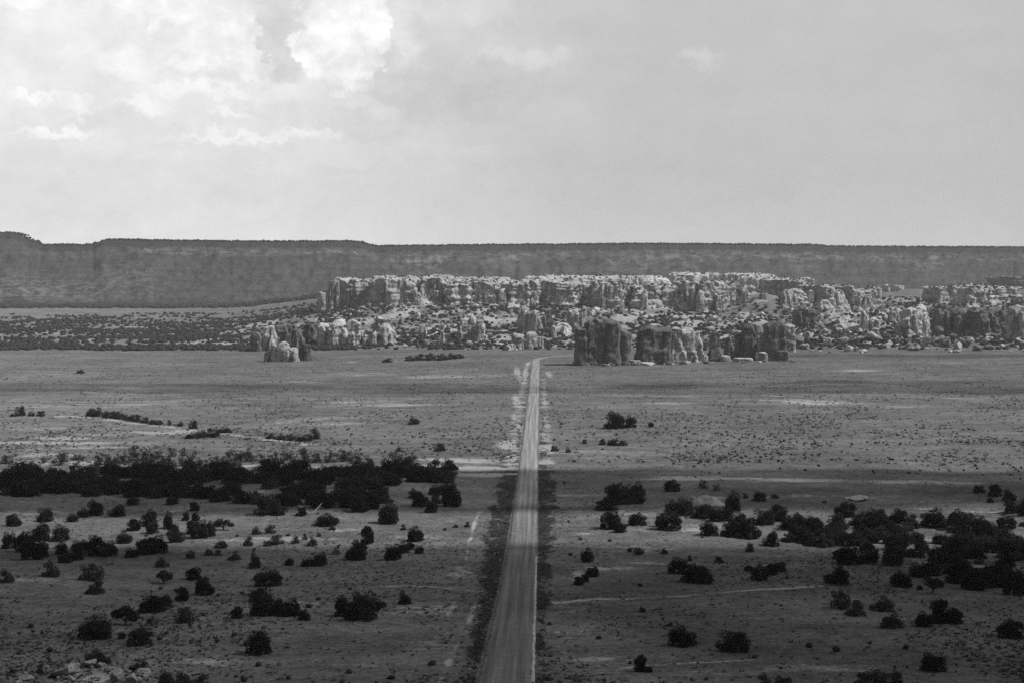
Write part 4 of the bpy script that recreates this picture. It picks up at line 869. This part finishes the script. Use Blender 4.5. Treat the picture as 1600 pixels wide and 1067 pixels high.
zone([(535, 963, 36, 28), (566, 970, 44, 42), (550, 968, 30, 22), (584, 955, 22, 20), (596, 949, 18, 12, 'shrub'), (632, 944, 24, 17)], 'in the large clump nearest the bottom ditch', 'juniper', GL)
# right of the road
zone([(1052, 768, 29, 17), (1099, 763, 17, 13, 'brush'), (1120, 766, 12, 10, 'brush'), (1188, 783, 23, 14), (1165, 778, 11, 8, 'shrub'), (1212, 778, 14, 6, 'shrub')], 'along the upper edge of the right belt', 'juniper', GR)
zone([(958, 786, 28, 28), (976, 788, 34, 31), (997, 787, 30, 30), (948, 797, 38, 17)], 'in the dark block nearest the road on the right', 'juniper', GR)
zone([(955, 827, 36, 26), (969, 832, 22, 17), (998, 821, 33, 18), (1046, 829, 40, 30), (1032, 823, 18, 16)], 'in the row below the roadside dark block', 'juniper', GR)
zone([(1052, 804, 26, 20), (1072, 806, 30, 28), (1101, 810, 40, 20), (1128, 814, 36, 22), (1147, 800, 26, 32)], 'around the pale earth mound', 'juniper', GR)
zone([(1110, 837, 30, 22), (1140, 838, 28, 20), (1156, 832, 34, 28), (1172, 842, 40, 30), (1195, 820, 36, 22), (1216, 814, 34, 24), (1250, 819, 26, 16)], 'in the dark mass right of the earth mound', 'juniper', GR)
zone([(1323, 808, 34, 22), (1372, 818, 34, 22), (1407, 817, 36, 20), (1430, 826, 18, 11), (1463, 824, 44, 27), (1500, 828, 40, 28), (1532, 832, 36, 24), (1575, 826, 30, 20)], 'in the upper row of the right belt', 'juniper', GR)
zone([(1532, 770, 20, 11), (1556, 776, 22, 18), (1579, 783, 24, 16), (1548, 785, 12, 8), (1583, 802, 26, 20), (1603, 806, 24, 26)], 'in the clump at the right edge above the belt', 'juniper', GR)
GD2 = 'junipers merging in the dense belt right of the road'
zone([(1207, 854, 30, 22), (1330, 882, 44, 28), (1358, 880, 36, 30), (1396, 884, 36, 28), (1312, 873, 24, 14)], 'along the right belt, lower middle', 'juniper', GD2)
dense(26, 1228, 1400, lambda x: 820, lambda x: np.interp(x, [1228, 1290, 1400], [848, 856, 852]), 26, 42, 'the inner right belt', GD2, [(1385, 824, 22, 5)], mind=12)
dense(38, 1400, 1612, lambda x: 836, lambda x: np.interp(x, [1400, 1450, 1500, 1612], [866, 880, 905, 926]), 28, 44, 'the right edge belt', GD2, [(1455, 880, 12, 10), (1545, 888, 26, 8), (1465, 845, 20, 4), (1425, 895, 30, 12)], mind=12)
dense(36, 1225, 1610, lambda x: 818, lambda x: np.interp(x, [1225, 1290, 1400, 1500, 1612], [850, 860, 872, 905, 928]), 16, 28, 'the right belt, between junipers', GU, [(1385, 824, 22, 5), (1545, 888, 20, 6)], 'shrub', (.5, .75), 8)
zone([(1440, 902, 32, 22), (1458, 899, 30, 20), (1460, 928, 36, 24, 'tree'), (1500, 912, 40, 34), (1525, 922, 44, 34), (1550, 918, 34, 22), (1590, 930, 40, 40)], 'along the right edge belt, lower side', 'juniper', GD2)
zone([(1316, 914, 26, 32), (1300, 911, 26, 14), (1410, 917, 37, 21), (1438, 921, 12, 7)], 'in the row just below the right belt', 'juniper', GR)
zone([(1188, 907, 30, 22), (1206, 898, 22, 16), (1218, 893, 24, 14), (1170, 892, 14, 9)], 'in the slanting clump right of the broad juniper pair', 'juniper', GR)
zone([(1315, 951, 32, 27), (1340, 962, 36, 17), (1381, 955, 37, 21), (1397, 981, 38, 23)], 'in the loose row of the right flat', 'shrub', GR)
zone([(1445, 979, 30, 22), (1470, 974, 32, 36), (1492, 974, 34, 24)], 'in the dark trio on the near right flat', 'juniper', GR)
plant(1583, 997, 44, 26, 'juniper', 'wide dark juniper at the right edge low on the flat', GR)
plant(1462, 1049, 42, 27, 'juniper', 'lone dark juniper near the bottom right corner', GR)
zone([(1350, 1078, 36, 26), (1374, 1080, 40, 32), (1400, 1078, 30, 28)], 'in the brush at the bottom edge right of centre', 'shrub', GR, 'grey')
zone([(1196, 1076, 28, 22), (1224, 1076, 32, 19)], 'in the brush at the bottom edge nearer the road', 'shrub', GR, 'grey')
plant(918, 878, 22, 21, 'juniper', 'upright dark juniper beside the small pale patch right of the road', GR)
zone([(925, 901, 23, 15), (904, 914, 17, 13), (914, 909, 15, 12)], 'in the small trio close to the right ditch', 'juniper', GR)
zone([(998, 866, 18, 10), (985, 862, 10, 7), (1038, 865, 13, 7), (1078, 876, 9, 9), (1124, 879, 18, 10), (1172, 862, 15, 13)], 'in the sparse line below the right belt', 'shrub', GR)
zone([(1062, 896, 38, 22), (1082, 910, 36, 26), (1098, 912, 36, 26)], 'of the broad juniper mass right of the road', 'juniper', GR)
plant(1068, 1010, 46, 30, 'juniper', 'round spiky juniper low on the right, left of its twin', GR)
plant(1148, 1018, 54, 30, 'juniper', 'round spiky juniper low on the right, right of its twin', GR)
zone([(1002, 1049, 23, 24), (1014, 1050, 14, 9)], 'of the dark pair on the lowest track', 'juniper', GR)
zone([(1004, 956, 13, 8), (859, 976, 8, 5), (936, 998, 11, 6), (1047, 978, 13, 5), (1000, 916, 8, 5)], 'of the tiny ones on the near right flat', 'shrub', GR)

# bleached dead tree
def dead():
    p = P(486, 803); rng = np.random.default_rng(5); Vs, Fs, n = [], [], 0; k = p[1] / F
    for (a, b, r0, r1) in [((0, 0, 0), (4, 0, 3.4), .42, .34), ((4, 0, 3.4), (17, 4, 18), .34, .12), ((0, 0, 0), (-9, 2, 6), .3, .14), ((-9, 2, 6), (-20, 3, 15), .14, .05), ((10, 2, 10), (20, 0, 12), .14, .04)]:
        v, f = limb(np.array(a) * k, np.array(b) * k, r0, r1, 7, .12, rng); Vs.append(v); Fs.append(f + n); n += len(v)
    tag(link('dead_tree', mesh_np('dead_tree', np.vstack(Vs), np.vstack(Fs)), M_dead, loc=p - np.array([0, 0, .1])), 'bleached bare forked trunk leaning out of the left juniper belt', 'dead tree')
dead()
# low concrete roadside markers
def marker(px, py, wpx, hpx, label):
    import bmesh
    p = P(px, py); wm = wpx * p[1] / F; hm = hpx * p[1] / F; bm = bmesh.new()
    r = bmesh.ops.create_cube(bm, size=1); bmesh.ops.scale(bm, vec=(wm, wm * .5, hm + .3), verts=r['verts']); bmesh.ops.translate(bm, vec=(0, 0, (hm - .3) / 2), verts=r['verts'])
    top = [f for f in bm.faces if f.normal.z > .9]; e = bmesh.ops.inset_region(bm, faces=top, thickness=wm * .1); bmesh.ops.translate(bm, vec=(0, 0, hm * .1), verts=list({v for f in top for v in f.verts}))
    bmesh.ops.bevel(bm, geom=bm.edges[:], offset=wm * .05, segments=2, affect='EDGES')
    me = bpy.data.meshes.new('marker'); bm.to_mesh(me); bm.free()
    tag(link('road_marker', me, M_conc, loc=p), label, 'road marker', 'concrete markers beside the road')
marker(733, 1052, 6.5, 8, 'low pale concrete block in the left ditch near the bottom')
marker(843, 1052, 6, 8, 'low pale concrete block at the right road edge near the bottom')
marker(781, 878, 3, 5, 'small pale concrete block at the left road edge farther up')

# ---------------------------------------------------------------- uncountable cover
def blob_field(name, ctr, size, asp, mat, label, cat, seed, leafy=False, iv=IV1, fc=IF1, njit=.25):
    rng = np.random.default_rng(seed); n = len(ctr); m = len(iv)
    rot = rng.uniform(0, 2 * pi, n); c, s = np.cos(rot), np.sin(rot)
    base_ = iv[None] * (1 + njit * rng.normal(size=(n, m, 1)))
    X = base_[..., 0] * c[:, None] - base_[..., 1] * s[:, None]; Y = base_[..., 0] * s[:, None] + base_[..., 1] * c[:, None]; Z = base_[..., 2] + 0.36
    V = np.stack([X * size[:, None], Y * size[:, None], Z * (size * asp)[:, None]], -1) + ctr[:, None, :]
    Fq = (fc[None] + (np.arange(n) * m)[:, None, None]).reshape(-1, 3)
    o = link(name, mesh_np(name, V.reshape(-1, 3), Fq), mat); tag(o, label, cat, kind='stuff'); return o
def scatter(n, pxa, pxb, ya, yb, keep, seed):
    rng = np.random.default_rng(seed); u = (rng.uniform(pxa, pxb, n) - 800) / F; y = 1 / rng.uniform(1 / yb, 1 / ya, n)
    x = u * y; k = keep(x, y, rng.random(n)); x, y = x[k], y[k]
    return np.stack([x, y, T(x, y)], 1)
notroad = lambda x, y: np.abs(x - road_x(y)) > 5.2
# bunch grass on the plain: tiny upright blades in clumps
def tufts(C_, size, seed, mat, name, label):
    rng = np.random.default_rng(seed); nb_ = 7; n = len(C_)
    a = rng.uniform(0, 2 * pi, (n, nb_)); r = rng.random((n, nb_)) * .5; s = size[:, None]
    bx = C_[:, 0:1] + r * np.cos(a) * s; by = C_[:, 1:2] + r * np.sin(a) * s; bz = C_[:, 2:3] - 0.02 * s
    tx = bx + (np.cos(a) * .4 + rng.normal(size=(n, nb_)) * .2) * s; ty = by + (np.sin(a) * .4 + rng.normal(size=(n, nb_)) * .2) * s; tz = C_[:, 2:3] + s * rng.uniform(.35, .8, (n, nb_))
    wx, wy = -np.sin(a + 1) * .22 * s, np.cos(a + 1) * .22 * s
    V = np.stack([np.stack([bx - wx, by - wy, bz + 0 * bx], -1), np.stack([bx + wx, by + wy, bz + 0 * bx], -1), np.stack([tx, ty, tz], -1)], 2).reshape(-1, 3)
    o = link(name, mesh_np(name, V, np.arange(len(V)).reshape(-1, 3)), mat); tag(o, label, 'grass', kind='stuff')
def keep1(x, y, q):
    d = 0.5 + 0.9 * fbm(x / 30, y / 60, 7, 3) + 0.35 * fbm(x / 6, y / 9, 2, 2); return notroad(x, y) & (q < np.clip(d, .08, 1))
C1 = scatter(24000, -30, 1630, 205, 760, keep1, 21)
tufts(C1, np.random.default_rng(1).uniform(.25, .7, len(C1)), 5, M_tuft, 'bunch_grass', 'low dark clumps of dry grass over the near flats')
C2 = scatter(26000, -30, 1630, 640, 1640, keep1, 22)
tufts(C2, np.random.default_rng(2).uniform(.5, 1.35, len(C2)), 6, M_tuft, 'bunch_grass', 'low clumps of dry grass over the sunlit plain')
# dense ditch growth
def keepd(x, y, q):
    r = x - road_x(y); wl_ = np.interp(y, WLY, WLW); wr_ = np.interp(y, WRY, WRW)
    return ((r < -5.0) & (r > -(wl_ + 3 + 3 * q)) & (q < .5)) | ((r > 5.0) & (r < wr_ + 3 + 3 * q) & (q < .45))
C3 = scatter(30000, 690, 900, 205, 1400, keepd, 23)
tufts(C3, np.random.default_rng(3).uniform(.15, .42, len(C3)) * np.interp(C3[:, 1], [200, 1400], [1, 1.6]), 7, M_ditch, 'ditch_grass', 'dense dark weeds lining both roadside ditches')
# low sage dots on the plain
def keep4(x, y, q): return notroad(x, y) & (q < np.clip(0.25 + 0.9 * fbm(x / 60, y / 22, 13, 3), 0.02, 1))
C4 = scatter(1500, -20, 1620, 640, 1500, keep4, 24)
C4b = scatter(1100, 1050, 1620, 600, 900, keep4, 25)
C4c = scatter(450, -20, 1620, 215, 620, keep4, 26)
C4 = np.vstack([C4, C4b, C4c]); blob_field('sagebrush', C4, np.random.default_rng(4).uniform(.6, 1.6, len(C4)), 0.7, M_shr, 'low sagebrush dotted over the plain', 'sagebrush', 8)
# scrub woodland of the far slopes
def keep5(x, y, q):
    px = 800 + x / y * F; nn = fbm(x / 70, y / 110, 31, 4)
    left = sstep(-px, -560, -420); d = np.clip(0.70 + 0.8 * nn, .12, 1) * (1 - .0 * left)
    edge = (y < 1850) * left; d = np.maximum(d, 0.95 * edge); d = np.where((y > 3020 + 60 * vnoise(x / 60, 2.2)) & (px < 520), 0.0, d)
    d = np.where((px > 560) & (y < 1800), d * 0.35, d)
    kn = np.exp(-(((px - 1196) / 34) ** 2 + ((y - 2330) / 110) ** 2)) + np.exp(-(((px - 945) / 36) ** 2 + ((y - 2520) / 120) ** 2))
    d = d * (1 - np.clip(kn * 1.5, 0, 1)); d = np.where((px > 560), d * .95, d)
    return q < d
C5 = np.vstack([scatter(17000, -420, 560, 1745, 3100, keep5, 31), scatter(17000, 500, 1680, 1755, 2700, keep5, 32)])
blob_field('scrub', C5, np.random.default_rng(5).uniform(2.5, 7.5, len(C5)), .62, M_scrub, 'dark piñon scrub covering the rocky slopes below the cliffs'.replace('ñ', 'n'), 'scrub', 9, iv=IV2, fc=IF2, njit=.12)
rng = np.random.default_rng(40); ctrs = []
for (c_, ar) in _UP:
    n = int(min(ar.sum() / 120, 500)); 
    if len(c_) == 0: continue
    k = rng.choice(len(c_), n, p=ar / ar.sum()); ctrs.append(c_[k] + rng.normal(size=(n, 3)) * [1, 1, 0])
C6 = np.vstack(ctrs); C6[:, 2] -= .6
blob_field('scrub', C6, rng.uniform(2.5, 5.0, len(C6)), .75, M_scrub, 'dark scrub growing on top of the rock tables', 'scrub', 10, iv=IV2, fc=IF2, njit=.12)
def rim_scrub(rim, a, b, n, seed, lab):
    r = np.random.default_rng(seed); px = 800 + rim[:, 0] / rim[:, 1] * F; k = np.nonzero((px > a) & (px < b))[0]
    i = r.choice(k, n); C_ = rim[i] + np.stack([r.normal(size=n) * 4, r.uniform(-10, 60, n), -r.uniform(0.5, 2.5, n)], 1)
    blob_field('scrub', C_, r.uniform(4, 9, n), .8, M_scrub, lab, 'scrub', seed, iv=IV1, fc=IF1, njit=.15)
rim_scrub(rimB, 40, 170, 300, 51, 'dark trees fringing the distant tableland in the notch')
rim_scrub(rimL, -80, 1680, 4800, 52, 'dark trees fringing the rim of the long mesa')
C7 = scatter(2600, -60, 700, 3450, 3900, lambda x, y, q: q < .95, 53)
blob_field('scrub', C7, np.random.default_rng(6).uniform(7, 15, len(C7)), .6, M_scrub, 'dark band of trees at the foot of the left mesa', 'scrub', 54)

# ---------------------------------------------------------------- clouds overhead, whose shadows cross the valley
def f_cloud(lo, hi):
    m = bpy.data.materials.new('cloud'); m.use_nodes = True; t = NT(m.node_tree); t.n.clear()
    d = t.new('ShaderNodeBsdfDiffuse'); d.inputs[0].default_value = (.9, .9, .9, 1); tl = t.new('ShaderNodeBsdfTranslucent'); tl.inputs[0].default_value = (.9, .9, .9, 1)
    a = t.new('ShaderNodeMixShader'); a.inputs[0].default_value = .5; t.l.new(d.outputs[0], a.inputs[1]); t.l.new(tl.outputs[0], a.inputs[2])
    tr = t.new('ShaderNodeBsdfTransparent'); b = t.new('ShaderNodeMixShader')
    t.put(b.inputs[0], t.ss(t.noise(pos(t), 0.012, 5, .65), .32, .62, lo, hi)); t.l.new(tr.outputs[0], b.inputs[1]); t.l.new(a.outputs[0], b.inputs[2])
    o = t.new('ShaderNodeOutputMaterial'); t.l.new(b.outputs[0], o.inputs[0]); return m
M_cloud = f_cloud(.3, .62); M_thin = f_cloud(0.0, .34)
def cloud(cx, cy_, rx, ry, seed, ang=0.0, mt=None):
    """cx, cy, rx, ry: the patch of ground it shades"""
    h = 1500.0; k = h / SUNV[2]; V = IV4.copy() * 2
    r = 1 + .22 * fbm(V[:, 0] * 1.6 + seed, V[:, 1] * 1.6, V[:, 2] * 1.6, 5)
    V = V * r[:, None]; V[:, 2] = np.where(V[:, 2] < 0, V[:, 2] * .15, V[:, 2] * .5)
    V = V * [rx, ry, min(rx, ry) * .6]; c, s = cos(ang), sin(ang); V = np.stack([V[:, 0] * c - V[:, 1] * s, V[:, 0] * s + V[:, 1] * c, V[:, 2]], 1)
    o = link('cloud', mesh_np('cloud', V, IF4, True), mt or M_cloud, loc=(cx + SUNV[0] * k, cy_ + SUNV[1] * k, h)); tag(o, kind='structure')
cloud(20, 190, 560, 235, 1.0)
cloud(-60, 550, 420, 62, 5.0, 0.03)
cloud(330, 524, 190, 62, 9.0, -0.1)
cloud(190, 285, 220, 120, 21.0, .1)
cloud(-120, 1130, 620, 46, 13.0, -.03, M_thin)
cloud(330, 1190, 260, 36, 15.0, .05, M_thin)
cloud(560, 1640, 300, 34, 17.0, 0, M_thin)

# ---------------------------------------------------------------- haze
import bmesh
bm = bmesh.new(); r = bmesh.ops.create_cube(bm, size=1); bmesh.ops.scale(bm, vec=(15600, 15600, 560), verts=r['verts']); me = bpy.data.meshes.new('haze'); bm.to_mesh(me); bm.free()
hz = link('haze', me, loc=(0, 0, 280 - 60)); tag(hz, 'thin summer haze', kind='stuff')
m = bpy.data.materials.new('haze'); m.use_nodes = True; t = NT(m.node_tree); t.n.clear()
v = t.new('ShaderNodeVolumePrincipled'); v.inputs['Color'].default_value = (.85, .85, .85, 1); v.inputs['Density'].default_value = 4.8e-5; v.inputs['Anisotropy'].default_value = 0.2
o = t.new('ShaderNodeOutputMaterial'); t.l.new(v.outputs[0], o.inputs['Volume']); me.materials.append(m)
print('plants', NPLANT[0])

import collections
for o_ in scn.objects:
    if o_.get('label') and len(o_['label'].split()) > 16: print('LONG', o_['label'])
print(collections.Counter(o_.name.split('.')[0] for o_ in scn.objects if o_.parent is None).most_common(30))
